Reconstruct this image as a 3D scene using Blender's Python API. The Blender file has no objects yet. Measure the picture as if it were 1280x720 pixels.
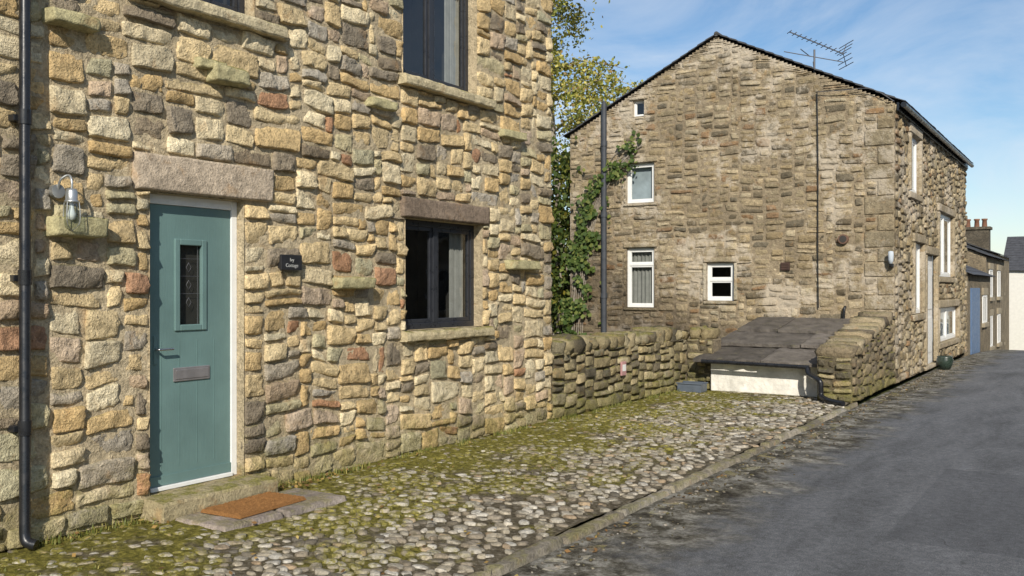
import bpy, math, random
import numpy as np
from mathutils import Vector, noise, Matrix
R=random.Random(11)
scene=bpy.context.scene
scene.view_settings.view_transform='Standard'; scene.view_settings.look='None'; scene.view_settings.exposure=0
# ---------------------------------------------------------------- camera / survey
F=1150.0; TH=math.atan(745/F); S_,C_=math.sin(TH),math.cos(TH); CH=1.6
cam_d=bpy.data.cameras.new("camera"); cam=bpy.data.objects.new("camera",cam_d); scene.collection.objects.link(cam)
cam.location=(0,0,CH); cam.rotation_euler=(math.radians(90),0,TH); cam_d.sensor_width=36; cam_d.lens=36*F/1280
cam_d.clip_end=2000; cam_d.clip_start=.05; scene.camera=cam
def ray(x,y):
    a=(x-640)/F; b=(360-y)/F
    return (-S_+a*C_, C_+a*S_, b)
def onX(x,y,X):
    r=ray(x,y); t=X/r[0]; return (r[1]*t, CH+r[2]*t)
def onY(x,y,Y):
    r=ray(x,y); t=Y/r[1]; return (r[0]*t, CH+r[2]*t)
# ---------------------------------------------------------------- light
sd=Vector((-.64,1,-.72)).normalized()
sl=bpy.data.lights.new("sun","SUN"); sl.energy=5; sl.angle=math.radians(.5); sl.color=(1,.935,.82)
so=bpy.data.objects.new("sun",sl); scene.collection.objects.link(so); so.rotation_euler=sd.to_track_quat('-Z','Y').to_euler()
w=bpy.data.worlds.new("World"); scene.world=w; w.use_nodes=True; nt=w.node_tree; nt.nodes.clear()
def nd(nt,t,**k):
    n=nt.nodes.new(t)
    for a,b in k.items(): setattr(n,a,b)
    return n
def setin(nt,sock,v):
    if isinstance(v,bpy.types.NodeSocket): nt.links.new(v,sock)
    elif v is not None: 
        if sock.type=='RGBA' and len(v)==3: v=(*v,1)
        sock.default_value=v
def ramp(nt,fac,stops,interp='LINEAR'):
    n=nd(nt,'ShaderNodeValToRGB'); cr=n.color_ramp; cr.interpolation=interp
    while len(cr.elements)<len(stops): cr.elements.new(.5)
    for e,(p,c) in zip(cr.elements,stops):
        e.position=p
        if not isinstance(c,(tuple,list)): c=(c,c,c)
        e.color=(*c[:3],1)
    setin(nt,n.inputs[0],fac); return n.outputs[0]
def mth(nt,op,a,b=None,clamp=False):
    n=nd(nt,'ShaderNodeMath',operation=op); n.use_clamp=clamp
    setin(nt,n.inputs[0],a)
    if b is not None: setin(nt,n.inputs[1],b)
    return n.outputs[0]
def mix(nt,f,a,b,blend='MIX'):
    n=nd(nt,'ShaderNodeMix',data_type='RGBA',blend_type=blend)
    setin(nt,n.inputs[0],f); setin(nt,n.inputs[6],a); setin(nt,n.inputs[7],b); return n.outputs[2]
def noi(nt,vec,scale,detail=4,rough=.55,dist=0):
    n=nd(nt,'ShaderNodeTexNoise'); n.inputs['Scale'].default_value=scale; n.inputs['Detail'].default_value=detail
    n.inputs['Roughness'].default_value=rough; n.inputs['Distortion'].default_value=dist
    if vec is not None: nt.links.new(vec,n.inputs['Vector'])
    return n.outputs[0]
def mapr(nt,v,a,b,c=0.,d=1.):
    n=nd(nt,'ShaderNodeMapRange'); n.interpolation_type='SMOOTHSTEP'
    setin(nt,n.inputs[0],v)
    for i,x in enumerate((a,b,c,d)): n.inputs[i+1].default_value=x
    return n.outputs[0]
sky=nd(nt,'ShaderNodeTexSky',sky_type='NISHITA'); sky.sun_disc=False
sky.sun_elevation=math.radians(31.2); sky.sun_rotation=math.radians(147.4); sky.air_density=1.0; sky.dust_density=.3; sky.ozone_density=2.0
hs_=nd(nt,'ShaderNodeHueSaturation'); hs_.inputs['Saturation'].default_value=1.18; hs_.inputs['Value'].default_value=1.08; nt.links.new(sky.outputs[0],hs_.inputs['Color'])
tc=nd(nt,'ShaderNodeTexCoord'); mp=nd(nt,'ShaderNodeMapping'); mp.inputs['Scale'].default_value=(1,1,3.2); mp.inputs['Location'].default_value=(.55,.35,.1)
nt.links.new(tc.outputs['Generated'],mp.inputs[0])
cn=noi(nt,mp.outputs[0],2.6,9,.6,.9)
cf=ramp(nt,cn,[(.38,.0),(.56,.34),(.76,.8)])
cc=mix(nt,cf,hs_.outputs[0],(7.4,7.9,8.6))
bg=nd(nt,'ShaderNodeBackground'); bg.inputs[1].default_value=.11
nt.links.new(cc,bg.inputs[0]); wo=nd(nt,'ShaderNodeOutputWorld'); nt.links.new(bg.outputs[0],wo.inputs[0])
# ---------------------------------------------------------------- material helpers
def newmat(name,base=(.5,.5,.5),rough=.8,spec=.3,metal=0):
    m=bpy.data.materials.new(name); m.use_nodes=True; nt=m.node_tree; nt.nodes.clear()
    b=nd(nt,'ShaderNodeBsdfPrincipled'); o=nd(nt,'ShaderNodeOutputMaterial'); nt.links.new(b.outputs[0],o.inputs[0])
    b.inputs['Base Color'].default_value=(*base,1); b.inputs['Roughness'].default_value=rough
    b.inputs['Specular IOR Level'].default_value=spec; b.inputs['Metallic'].default_value=metal
    g=nd(nt,'ShaderNodeNewGeometry')
    return m,nt,b,g
def bump(nt,b,h,dist,strength=1,prev=None):
    n=nd(nt,'ShaderNodeBump'); n.inputs['Distance'].default_value=dist; n.inputs['Strength'].default_value=strength
    setin(nt,n.inputs['Height'],h)
    if prev: nt.links.new(prev,n.inputs['Normal'])
    nt.links.new(n.outputs[0],b.inputs['Normal']); return n.outputs[0]
MOSS=[(.3,(.085,.08,.02)),(.5,(.20,.185,.045)),(.7,(.31,.28,.075))]
def stone_mat(name,moss=.5,low_moss=0.,dirt=.3,bdist=.012,pale=0.,tint=(1,1,1),soot=.4,base_only=None,painted_shade=False,palec=(.60,.52,.41)):
    m,nt,b,g=newmat(name,rough=.92,spec=.2)
    pos=g.outputs['Position']
    if base_only: c=None; col=base_only
    else:
        a=nd(nt,'ShaderNodeAttribute',attribute_name='Col'); col=a.outputs['Color']
    n1=noi(nt,pos,16,5,.7); n2=noi(nt,pos,60,3,.7); n3=noi(nt,pos,1.1,3,.6); n4=noi(nt,pos,5,4,.65,.5)
    c=mix(nt,1,col,ramp(nt,n1,[(.3,.60),(.5,1.0),(.7,1.3)]),'MULTIPLY')
    c=mix(nt,1,c,ramp(nt,n2,[(.3,.75),(.6,1.15)]),'MULTIPLY')
    c=mix(nt,1,c,ramp(nt,n3,[(.35,tuple((1-dirt*.7)*t for t in tint)),(.6,tint)]),'MULTIPLY')
    c=mix(nt,mapr(nt,n4,.57,.72,0,.35),c,(.42,.235,.09))
    n5=noi(nt,pos,8,6,.75); c=mix(nt,mapr(nt,n5,.57,.69,0,soot),c,(.06,.052,.045))
    if pale>0:
        n6=noi(nt,pos,.9,8,.8); c=mix(nt,mapr(nt,n6,.50,.58,0,pale),c,palec)
    sx=nd(nt,'ShaderNodeSeparateXYZ'); nt.links.new(pos,sx.inputs[0])
    if painted_shade:  # cast shadow across the gable's lower left, painted into the base colour
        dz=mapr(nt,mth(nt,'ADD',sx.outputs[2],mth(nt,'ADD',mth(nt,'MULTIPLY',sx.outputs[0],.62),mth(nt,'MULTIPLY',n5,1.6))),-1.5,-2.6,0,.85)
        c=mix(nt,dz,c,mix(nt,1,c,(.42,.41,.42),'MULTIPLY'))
    sn=nd(nt,'ShaderNodeSeparateXYZ'); nt.links.new(g.outputs['Normal'],sn.inputs[0])
    nm=noi(nt,pos,6,5,.7)
    up=mth(nt,'MULTIPLY',mapr(nt,sn.outputs[2],.35,.8),mapr(nt,nm,.42,.58,0,moss))
    mc=ramp(nt,n2,MOSS)
    c=mix(nt,up,c,mc)
    if low_moss>0:
        lm=mapr(nt,mth(nt,'ADD',sx.outputs[2],mth(nt,'MULTIPLY',nm,-1.5)),-.3,-.75,0,low_moss)
        c=mix(nt,lm,c,mc)
    nt.links.new(c,b.inputs['Base Color'])
    h=mth(nt,'ADD',mth(nt,'MULTIPLY',n1,1.0),mth(nt,'MULTIPLY',n2,.5))
    bump(nt,b,h,bdist*2.8,1)
    return m
M={}
M['cot_stone']=stone_mat("cottage_stone",.32,.55,.2,.014,0,soot=.28)
M['mortar']=stone_mat("lime_mortar",.2,.4,.3,.010,soot=.25,base_only=(.50,.41,.27))
M['gab_stone']=stone_mat("weathered_stone",.15,0,.4,.014,.62,soot=.55,painted_shade=True)
M['gab_mortar']=stone_mat("weathered_mortar",.15,0,.4,.012,.7,soot=.4,base_only=(.35,.28,.185),painted_shade=True)
M['wall_stone']=stone_mat("garden_wall_stone",.8,.55,.4,.014,0,soot=.4)
M['wall_mortar']=stone_mat("garden_wall_core",.4,.4,.4,.01,soot=.5,base_only=(.15,.125,.08))
M['lintel']=stone_mat("lintel_stone",.2,0,.35,.006,0,soot=.25)
M['sill']=stone_mat("sill_stone",.9,0,.3,.006,0,soot=.25)
M['kerb']=stone_mat("kerb_stone",.45,0,.5,.008,0,soot=.6)
def rubble_mat(name,c1,c2,mort,scale=1.0):
    m,nt,b,g=newmat(name,rough=.9,spec=.2); pos=g.outputs['Position']
    mpn=nd(nt,'ShaderNodeMapping'); mpn.inputs['Scale'].default_value=(4*scale,4*scale,8*scale); nt.links.new(pos,mpn.inputs[0])
    v=nd(nt,'ShaderNodeTexVoronoi'); nt.links.new(mpn.outputs[0],v.inputs[0])
    v2=nd(nt,'ShaderNodeTexVoronoi',feature='DISTANCE_TO_EDGE'); nt.links.new(mpn.outputs[0],v2.inputs[0])
    c=mix(nt,ramp(nt,v.outputs['Color'],[(.2,0),(.8,1)]),c1,c2)
    c=mix(nt,mapr(nt,v2.outputs[0],.0,.08,1,0),c,mort)
    c=mix(nt,1,c,ramp(nt,noi(nt,pos,2,5),[(.3,.65),(.7,1.2)]),'MULTIPLY')
    nt.links.new(c,b.inputs['Base Color']); bump(nt,b,mapr(nt,v2.outputs[0],0,.12),.03,.8); return m
M['rubble']=rubble_mat("rubble_stone",(.20,.16,.11),(.36,.29,.19),(.30,.26,.19))
M['rubble_d']=rubble_mat("sooty_rubble_stone",(.10,.085,.065),(.19,.16,.115),(.17,.15,.11))
def simple(name,base,rough=.6,spec=.4,metal=0,var=.25,scale=8,bd=0.002,bs=60):
    m,nt,b,g=newmat(name,base,rough,spec,metal); pos=g.outputs['Position']
    c=mix(nt,1,base,ramp(nt,noi(nt,pos,scale,5,.65),[(.3,1-var),(.7,1+var*.6)]),'MULTIPLY')
    nt.links.new(c,b.inputs['Base Color'])
    r=mapr(nt,noi(nt,pos,scale*2,4),.3,.7,max(0,rough-.1),min(1,rough+.12)); nt.links.new(r,b.inputs['Roughness'])
    if bd: bump(nt,b,noi(nt,pos,bs,4),bd)
    return m
M['white']=simple("white_upvc",(.78,.78,.76),.35,.4,var=.06,bd=0)
M['whitewash']=simple("white_render",(.78,.75,.68),.85,.2,var=.3,scale=5,bd=.01,bs=20)
M['anthr']=simple("anthracite_frame",(.026,.028,.034),.35,.5,var=.15,bd=.0004)
M['black']=simple("black_cast_iron",(.014,.015,.018),.3,.5,var=.2,bd=.0005)
M['grey_pipe']=simple("grey_pipe",(.055,.06,.07),.5,.4,var=.2,bd=.0005)
M['steel']=simple("brushed_steel",(.55,.55,.56),.3,.5,1,var=.1,bd=0)
M['brushdark']=simple("letterbox_metal",(.36,.34,.34),.38,.5,.6,var=.1,bd=0)
M['alum']=simple("aluminium",(.13,.13,.14),.5,.5,.5,var=.1,bd=0)
M['dark']=simple("dark_interior",(.06,.055,.05),.9,.1,bd=0)
M['curtain']=simple("curtain_cloth",(.36,.34,.32),.9,.1,var=.2,bd=0)
M['blind']=simple("frosted_blind",(.50,.55,.60),.9,.1,var=.3,scale=2,bd=0)
M['slate']=simple("roof_slate",(.075,.075,.08),.65,.35,var=.4,scale=6,bd=.006,bs=25)
m,nt,b,g=newmat("stone_slab",rough=.8,spec=.3); a=nd(nt,'ShaderNodeAttribute',attribute_name='Col'); pos=g.outputs['Position']
cc=mix(nt,1,a.outputs[0],ramp(nt,noi(nt,pos,5,6,.7),[(.3,.5),(.7,1.4)]),'MULTIPLY'); cc=mix(nt,mapr(nt,noi(nt,pos,9,6,.75),.54,.68,0,.5),cc,(.19,.175,.10)); nt.links.new(cc,b.inputs['Base Color']); bump(nt,b,noi(nt,pos,20,5,.7),.02); M['slab']=m
M['ridge']=simple("ridge_stone",(.09,.085,.08),.8,.3,var=.4,scale=4,bd=.01,bs=18)
M['signslate']=simple("sign_slate",(.02,.02,.022),.5,.4,var=.2,bd=.001)
M['signtext']=simple("sign_lettering",(.45,.45,.43),.6,.2,bd=0)
M['planter']=simple("planter_plastic",(.10,.12,.15),.5,.4,var=.2,bd=0)
M['pot']=simple("glazed_pot",(.025,.04,.03),.3,.5,var=.3,bd=0)
M['bluedoor']=simple("blue_paint",(.10,.17,.30),.5,.4,var=.2,bd=.001)
M['concrete']=simple("flagstone",(.30,.27,.23),.85,.2,var=.3,scale=9,bd=.008,bs=40)
M['render']=simple("cream_render",(.72,.70,.64),.9,.1,var=.08,bd=.003)
M['pink']=simple("notice_pink",(.45,.25,.24),.6,.3,bd=0)
m,nt,b,g=newmat("teal_door_paint",rough=.42,spec=.4); mpn=nd(nt,'ShaderNodeMapping'); mpn.inputs['Scale'].default_value=(30,30,1.6)
nt.links.new(g.outputs['Position'],mpn.inputs[0]); n=noi(nt,mpn.outputs[0],3,6,.6,1.2)
nt.links.new(mix(nt,1,(.132,.215,.205),ramp(nt,noi(nt,g.outputs['Position'],2.5,4),[(.3,.85),(.7,1.12)]),'MULTIPLY'),b.inputs['Base Color']); bump(nt,b,n,.002,.8); M['teal']=m
m=bpy.data.materials.new("window_glass"); m.use_nodes=True; nt=m.node_tree; nt.nodes.clear()
lw_=nd(nt,'ShaderNodeLayerWeight'); lw_.inputs[0].default_value=.5; tr=nd(nt,'ShaderNodeBsdfTransparent'); tr.inputs[0].default_value=(.8,.84,.83,1)
gl=nd(nt,'ShaderNodeBsdfGlossy'); gl.inputs['Roughness'].default_value=.02; gg=nd(nt,'ShaderNodeNewGeometry')
bp=nd(nt,'ShaderNodeBump'); bp.inputs['Distance'].default_value=.003; nt.links.new(noi(nt,gg.outputs['Position'],2.2,2),bp.inputs['Height']); nt.links.new(bp.outputs[0],gl.inputs['Normal'])
mx=nd(nt,'ShaderNodeMixShader'); nt.links.new(mth(nt,'ADD',mth(nt,'MULTIPLY',mth(nt,'POWER',lw_.outputs['Facing'],3.5),.85),.09,True),mx.inputs[0]); nt.links.new(tr.outputs[0],mx.inputs[1]); nt.links.new(gl.outputs[0],mx.inputs[2])
oo=nd(nt,'ShaderNodeOutputMaterial'); nt.links.new(mx.outputs[0],oo.inputs[0]); M['glass']=m
def leaf_mat(name,trans=.35):
    m,nt,b,g=newmat(name,rough=.55,spec=.3); a=nd(nt,'ShaderNodeAttribute',attribute_name='Col'); nt.links.new(a.outputs[0],b.inputs['Base Color'])
    t=nd(nt,'ShaderNodeBsdfTranslucent'); nt.links.new(a.outputs[0],t.inputs[0]); x=nd(nt,'ShaderNodeMixShader'); x.inputs[0].default_value=trans
    o=[q for q in nt.nodes if q.type=='OUTPUT_MATERIAL'][0]
    nt.links.new(b.outputs[0],x.inputs[1]); nt.links.new(t.outputs[0],x.inputs[2]); nt.links.new(x.outputs[0],o.inputs[0]); return m
M['leaf']=leaf_mat("leaves"); M['litter']=leaf_mat("leaf_litter",.1)
M['bark']=simple("birch_bark",(.34,.30,.25),.85,.2,var=.6,scale=10,bd=.01,bs=30)
# ---------------------------------------------------------------- mesh helpers
def link(ob,parent=None):
    scene.collection.objects.link(ob)
    if parent: ob.parent=parent
    return ob
def empty(name):
    e=bpy.data.objects.new(name,None); scene.collection.objects.link(e); return e
class Acc:
    def __init__(s): s.v=[];s.f=[];s.c=[]
    def add(s,v,f,c):
        o=len(s.v); s.v.extend(v); s.f.extend([tuple(i+o for i in q) for q in f])
        if isinstance(c,tuple): s.c.extend([c]*len(v))
        else: s.c.extend(c)
    def build(s,name,mat,parent=None,smooth=True):
        me=bpy.data.meshes.new(name); me.from_pydata(s.v,[],s.f); 
        ca=me.color_attributes.new(name="Col",type='FLOAT_COLOR',domain='POINT')
        arr=np.ones((len(s.v),4),dtype=np.float32); arr[:,:3]=np.array(s.c,dtype=np.float32)[:,:3]; ca.data.foreach_set('color',arr.ravel())
        if smooth: me.polygons.foreach_set('use_smooth',[True]*len(me.polygons))
        me.materials.append(mat); me.update(); return link(bpy.data.objects.new(name,me),parent)
BF=[(0,1,3,2),(4,6,7,5),(0,4,5,1),(2,3,7,6),(0,2,6,4),(1,5,7,3)]
def boxes(name,lst,mat,parent=None,bevel=0.004):
    v=[];f=[]
    for (a,b) in lst:
        o=len(v); lo=[min(a[i],b[i]) for i in range(3)]; hi=[max(a[i],b[i]) for i in range(3)]
        for x in (lo[0],hi[0]):
            for y in (lo[1],hi[1]):
                for z in (lo[2],hi[2]): v.append((x,y,z))
        f+= [tuple(i+o for i in q) for q in BF]
    me=bpy.data.meshes.new(name); me.from_pydata(v,[],f); me.materials.append(mat); me.update()
    ob=link(bpy.data.objects.new(name,me),parent)
    if bevel: 
        md=ob.modifiers.new("b",'BEVEL'); md.width=bevel; md.segments=2; md.limit_method='ANGLE'
    return ob
def tube(name,paths,r,mat,parent=None,res=4):
    cu=bpy.data.curves.new(name,'CURVE'); cu.dimensions='3D'; cu.bevel_depth=r; cu.bevel_resolution=res; cu.use_fill_caps=True
    for pts in paths:
        sp=cu.splines.new('POLY'); sp.points.add(len(pts)-1)
        for p,q in zip(sp.points,pts): p.co=(*q[:3],1); p.radius=q[3] if len(q)>3 else 1
    cu.materials.append(mat); ob=bpy.data.objects.new(name,cu); return link(ob,parent)
def smoothpath(pts,n=6):
    out=[]; P=[Vector(p) for p in pts]; P=[P[0]]+P+[P[-1]]
    for i in range(1,len(P)-2):
        for k in range(n):
            t=k/n; a,b,c,d=P[i-1:i+3]
            out.append(tuple(.5*((2*b)+(c-a)*t+(2*a-5*b+4*c-d)*t*t+(3*b-a-3*c+d)*t**3)))
    out.append(tuple(P[-2])); return out
def quad(name,pts,mat,parent=None):
    me=bpy.data.meshes.new(name); me.from_pydata(pts,[],[tuple(range(len(pts)))]); me.materials.append(mat); me.update(); return link(bpy.data.objects.new(name,me),parent)
class Fr:
    def __init__(s,O,U,N): s.O=Vector(O);s.U=Vector(U);s.N=Vector(N)
    def P(s,u,v,h): 
        p=s.O+s.U*u+s.N*h; return (p.x,p.y,p.z+v)
    def bx(s,u0,u1,v0,v1,h0,h1): return (s.P(u0,v0,h0),s.P(u1,v1,h1))
def egrid(n,half,edge):
    e1=max(.45,1-edge/half); e2=max(.3,1-2.6*edge/half)
    inner=np.linspace(-e2,e2,max(2,n-4))
    return np.concatenate([[-1,-e1],inner,[e1,1]])
def patch(acc,fr,u0,u1,v0,v1,p,col,gap=.006,rough=.012,rk=.2,res=.04,jit=.008,warp=None,back=-.03,tilt=.012,edge=.010,facet=0,cut=0,lat=.6):
    w=u1-u0; h=v1-v0
    nu=max(6,min(17,int(w/res)+4)); nv=max(6,min(13,int(h/res)+4))
    A,B=np.meshgrid(egrid(nu,w/2,edge),egrid(nv,h/2,edge))
    nv,nu=A.shape
    k=rk
    uu=A*np.sqrt(1-k*B*B*.3-k*.5*B**6); vv=B*np.sqrt(1-k*A*A*.15-k*.65*A**6)
    mn=min(w,h)
    J=[(R.uniform(-jit,jit)+sx_*R.uniform(0,cut)*mn,R.uniform(-jit,jit)+sy_*R.uniform(0,cut)*mn*.8) for sx_,sy_ in ((1,1),(-1,1),(1,-1),(-1,-1))]
    W=[(1-A)*(1-B)/4,(1+A)*(1-B)/4,(1-A)*(1+B)/4,(1+A)*(1+B)/4]
    U=(u0+u1)/2+uu*(w/2-gap)+sum(W[i]*J[i][0] for i in range(4))
    V=(v0+v1)/2+vv*(h/2-gap)+sum(W[i]*J[i][1] for i in range(4))
    H=p+A*R.uniform(-tilt,tilt)+B*R.uniform(-tilt,tilt)
    for _ in range(3 if facet else 0):
        th=R.uniform(0,6.283); H=H-np.maximum(0,A*math.cos(th)+B*math.sin(th)-R.uniform(.0,.8))*R.uniform(.2,1)*facet
    ea=np.maximum(np.where(np.arange(nu)[None,:]%(nu-1)==0,1.,0),np.where(np.arange(nv)[:,None]%(nv-1)==0,1.,0))
    e1=np.maximum(((np.arange(nu)==1)|(np.arange(nu)==nu-2))[None,:]*1.,((np.arange(nv)==1)|(np.arange(nv)==nv-2))[:,None]*1.)
    H=H-e1*edge*.35
    H=np.where(ea>0,back,H)
    sx=R.uniform(0,50); vs=[]
    for u,v,hh,e in zip(U.ravel(),V.ravel(),H.ravel(),ea.ravel()):
        u=float(u);v=float(v);hh=float(hh)
        if warp: 
            du,dv=warp(u,v); 
        else: du=dv=0
        q=Vector((u*11,v*11,sx)); n1=noise.noise(q); n2=noise.noise(q*2.9)
        if e<.5: hh+=rough*(n1*1.1+n2*.9)
        u+=du+n2*rough*lat; v+=dv+n1*rough*lat
        vs.append(fr.P(u,v,hh))
    fs=[(j*nu+i,j*nu+i+1,(j+1)*nu+i+1,(j+1)*nu+i) for j in range(nv-1) for i in range(nu-1)]
    acc.add(vs,fs,col)
def pack(W,H,c,occ,wr=(3,12),hr=(2,5)):
    nv,nu=occ.shape; out=[]
    for j in range(nv):
        i=0
        while i<nu:
            if occ[j,i]: i+=1; continue
            run=0
            while i+run<nu and not occ[j,i+run] and run<60: run+=1
            h=int(round(R.triangular(hr[0],hr[1],hr[0]+.33*(hr[1]-hr[0]))))
            wd=int(round(R.triangular(max(wr[0],h),wr[1],wr[0]+.35*(wr[1]-wr[0]))))
            if run-wd<wr[0]: wd=run if run<=wr[1]+2 else run//2
            wd=min(wd,run)
            if wd<=2: h=min(h,3)
            h=min(h,nv-j)
            for k in range(1,h):
                if occ[j+k,i:i+wd].any(): h=k;break
            occ[j:j+h,i:i+wd]=True; out.append((i*c,(i+wd)*c,j*c,(j+h)*c)); i+=wd
    return out
def pick(pal):
    t=R.random()*sum(p[0] for p in pal)
    for wgt,c in pal:
        t-=wgt
        if t<=0: break
    f=R.uniform(.80,1.15); d=R.uniform(-.03,.03)
    return (max(.01,c[0]*f*(1+d)),c[1]*f,max(.01,c[2]*f*(1-d*1.5)))
def stone_wall(prefix,fr,W,H,parent,smat,mmat,pal,c=.035,holes=(),blocks=(),inside=None,wr=(3,12),hr=(2,5),prot=(.015,.05),gap=.006,rough=.012,rk=.25,res=.04,warpamp=.02,back_h=0,edge=.01,facet=.02,cut=.12,tilt=.008,mamp=.008,lat=.6,smooth=True,jit=.008):
    nu=int(round(W/c)); nv=int(round(H/c)); occ=np.zeros((nv,nu),bool); hol=np.zeros((nv,nu),bool)
    def idx(r): return int(round(r[0]/c)),int(round(r[1]/c)),int(round(r[2]/c)),int(round(r[3]/c))
    for r in holes:
        a,b,d,e=idx(r); occ[max(0,d):e,max(0,a):b]=True; hol[max(0,d):e,max(0,a):b]=True
    for r in blocks:
        a,b,d,e=idx(r); occ[max(0,d):e,max(0,a):b]=True
    if inside:
        for j in range(nv):
            for i in range(nu):
                if not inside((i+.5)*c,(j+1)*c): occ[j,i]=True; hol[j,i]=True
    allr=list(holes)+list(blocks)
    def warp(u,v):
        d=min(W-u,u,.4)
        for r in allr:
            dx=max(r[0]-u,0,u-r[1]); dy=max(r[2]-v,0,v-r[3]); d=min(d,math.hypot(dx,dy))
        a=max(0,min(1,d/.35))*warpamp
        q=Vector((u*1.3,v*1.3,3.1)); 
        return a*noise.noise(q)*1.2, a*1.8*(noise.noise(q+Vector((9,9,9)))+.5*noise.noise(q*2.3))
    acc=Acc()
    for (u0,u1,v0,v1) in pack(W,H,c,occ,wr,hr):
        patch(acc,fr,u0,u1,v0,v1,R.uniform(*prot),pick(pal),gap,rough,R.uniform(.03,rk*1.5),res,warp=warp,edge=edge,facet=facet,cut=cut,tilt=tilt,back=-.02,lat=lat,jit=jit)
    acc.build(prefix+"_stones",smat,parent,smooth=smooth)
    ma=Acc(); vs=[];ids={}
    def vid(i,j):
        if (i,j) not in ids:
            u=i*c;v=j*c; ids[(i,j)]=len(vs); q=Vector((u*14,v*14,0)); vs.append(fr.P(u,v,noise.noise(q)*mamp+back_h))
        return ids[(i,j)]
    fs=[]
    for j in range(nv):
        for i in range(nu):
            if not hol[j,i]: fs.append((vid(i,j),vid(i+1,j),vid(i+1,j+1),vid(i,j+1)))
    ma.add(vs,fs,(.4,.35,.25)); ma.build(prefix+"_mortar",mmat,parent)
def snap(r,c=.035): return tuple(round(x/c)*c for x in r)
PAL=[(28,(.73,.565,.32)),(22,(.78,.655,.43)),(17,(.63,.455,.23)),(9,(.48,.42,.33)),(9,(.30,.245,.175)),(3,(.46,.26,.15)),(6,(.52,.46,.29)),(8,(.56,.43,.30))]
GPAL=[(30,(.38,.30,.18)),(24,(.46,.37,.235)),(22,(.20,.165,.11)),(14,(.52,.43,.285)),(5,(.33,.215,.12))]
WPAL=[(30,(.38,.31,.175)),(20,(.27,.23,.145)),(18,(.46,.38,.23)),(10,(.17,.145,.10))]
def rock(acc,c,d,col,rot=0,rough=.12,seed=None,n=10,sq=.6):
    vs=[];sd_=R.uniform(0,99) if seed is None else seed; m_=8 if n>6 else 4
    ca,sa=math.cos(rot),math.sin(rot)
    def sp(x): return math.copysign(abs(x)**sq,x)
    for j in range(m_+1):
        ph=-math.pi/2+math.pi*j/m_
        for i in range(n):
            t=2*math.pi*i/n
            x=sp(math.cos(ph))*sp(math.cos(t)); y=sp(math.cos(ph))*sp(math.sin(t)); z=sp(math.sin(ph))
            k=1+rough*noise.noise(Vector((x*1.7+sd_,y*1.7,z*1.7)))*1.6+rough*.6*noise.noise(Vector((x*4+sd_,y*4,z*4)))
            x*=k*d[0]/2;y*=k*d[1]/2;z*=k*d[2]/2
            vs.append((c[0]+x*ca-y*sa,c[1]+x*sa+y*ca,c[2]+z))
    fs=[(j*n+i,j*n+(i+1)%n,(j+1)*n+(i+1)%n,(j+1)*n+i) for j in range(m_) for i in range(n)]
    acc.add(vs,fs,col)
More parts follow.
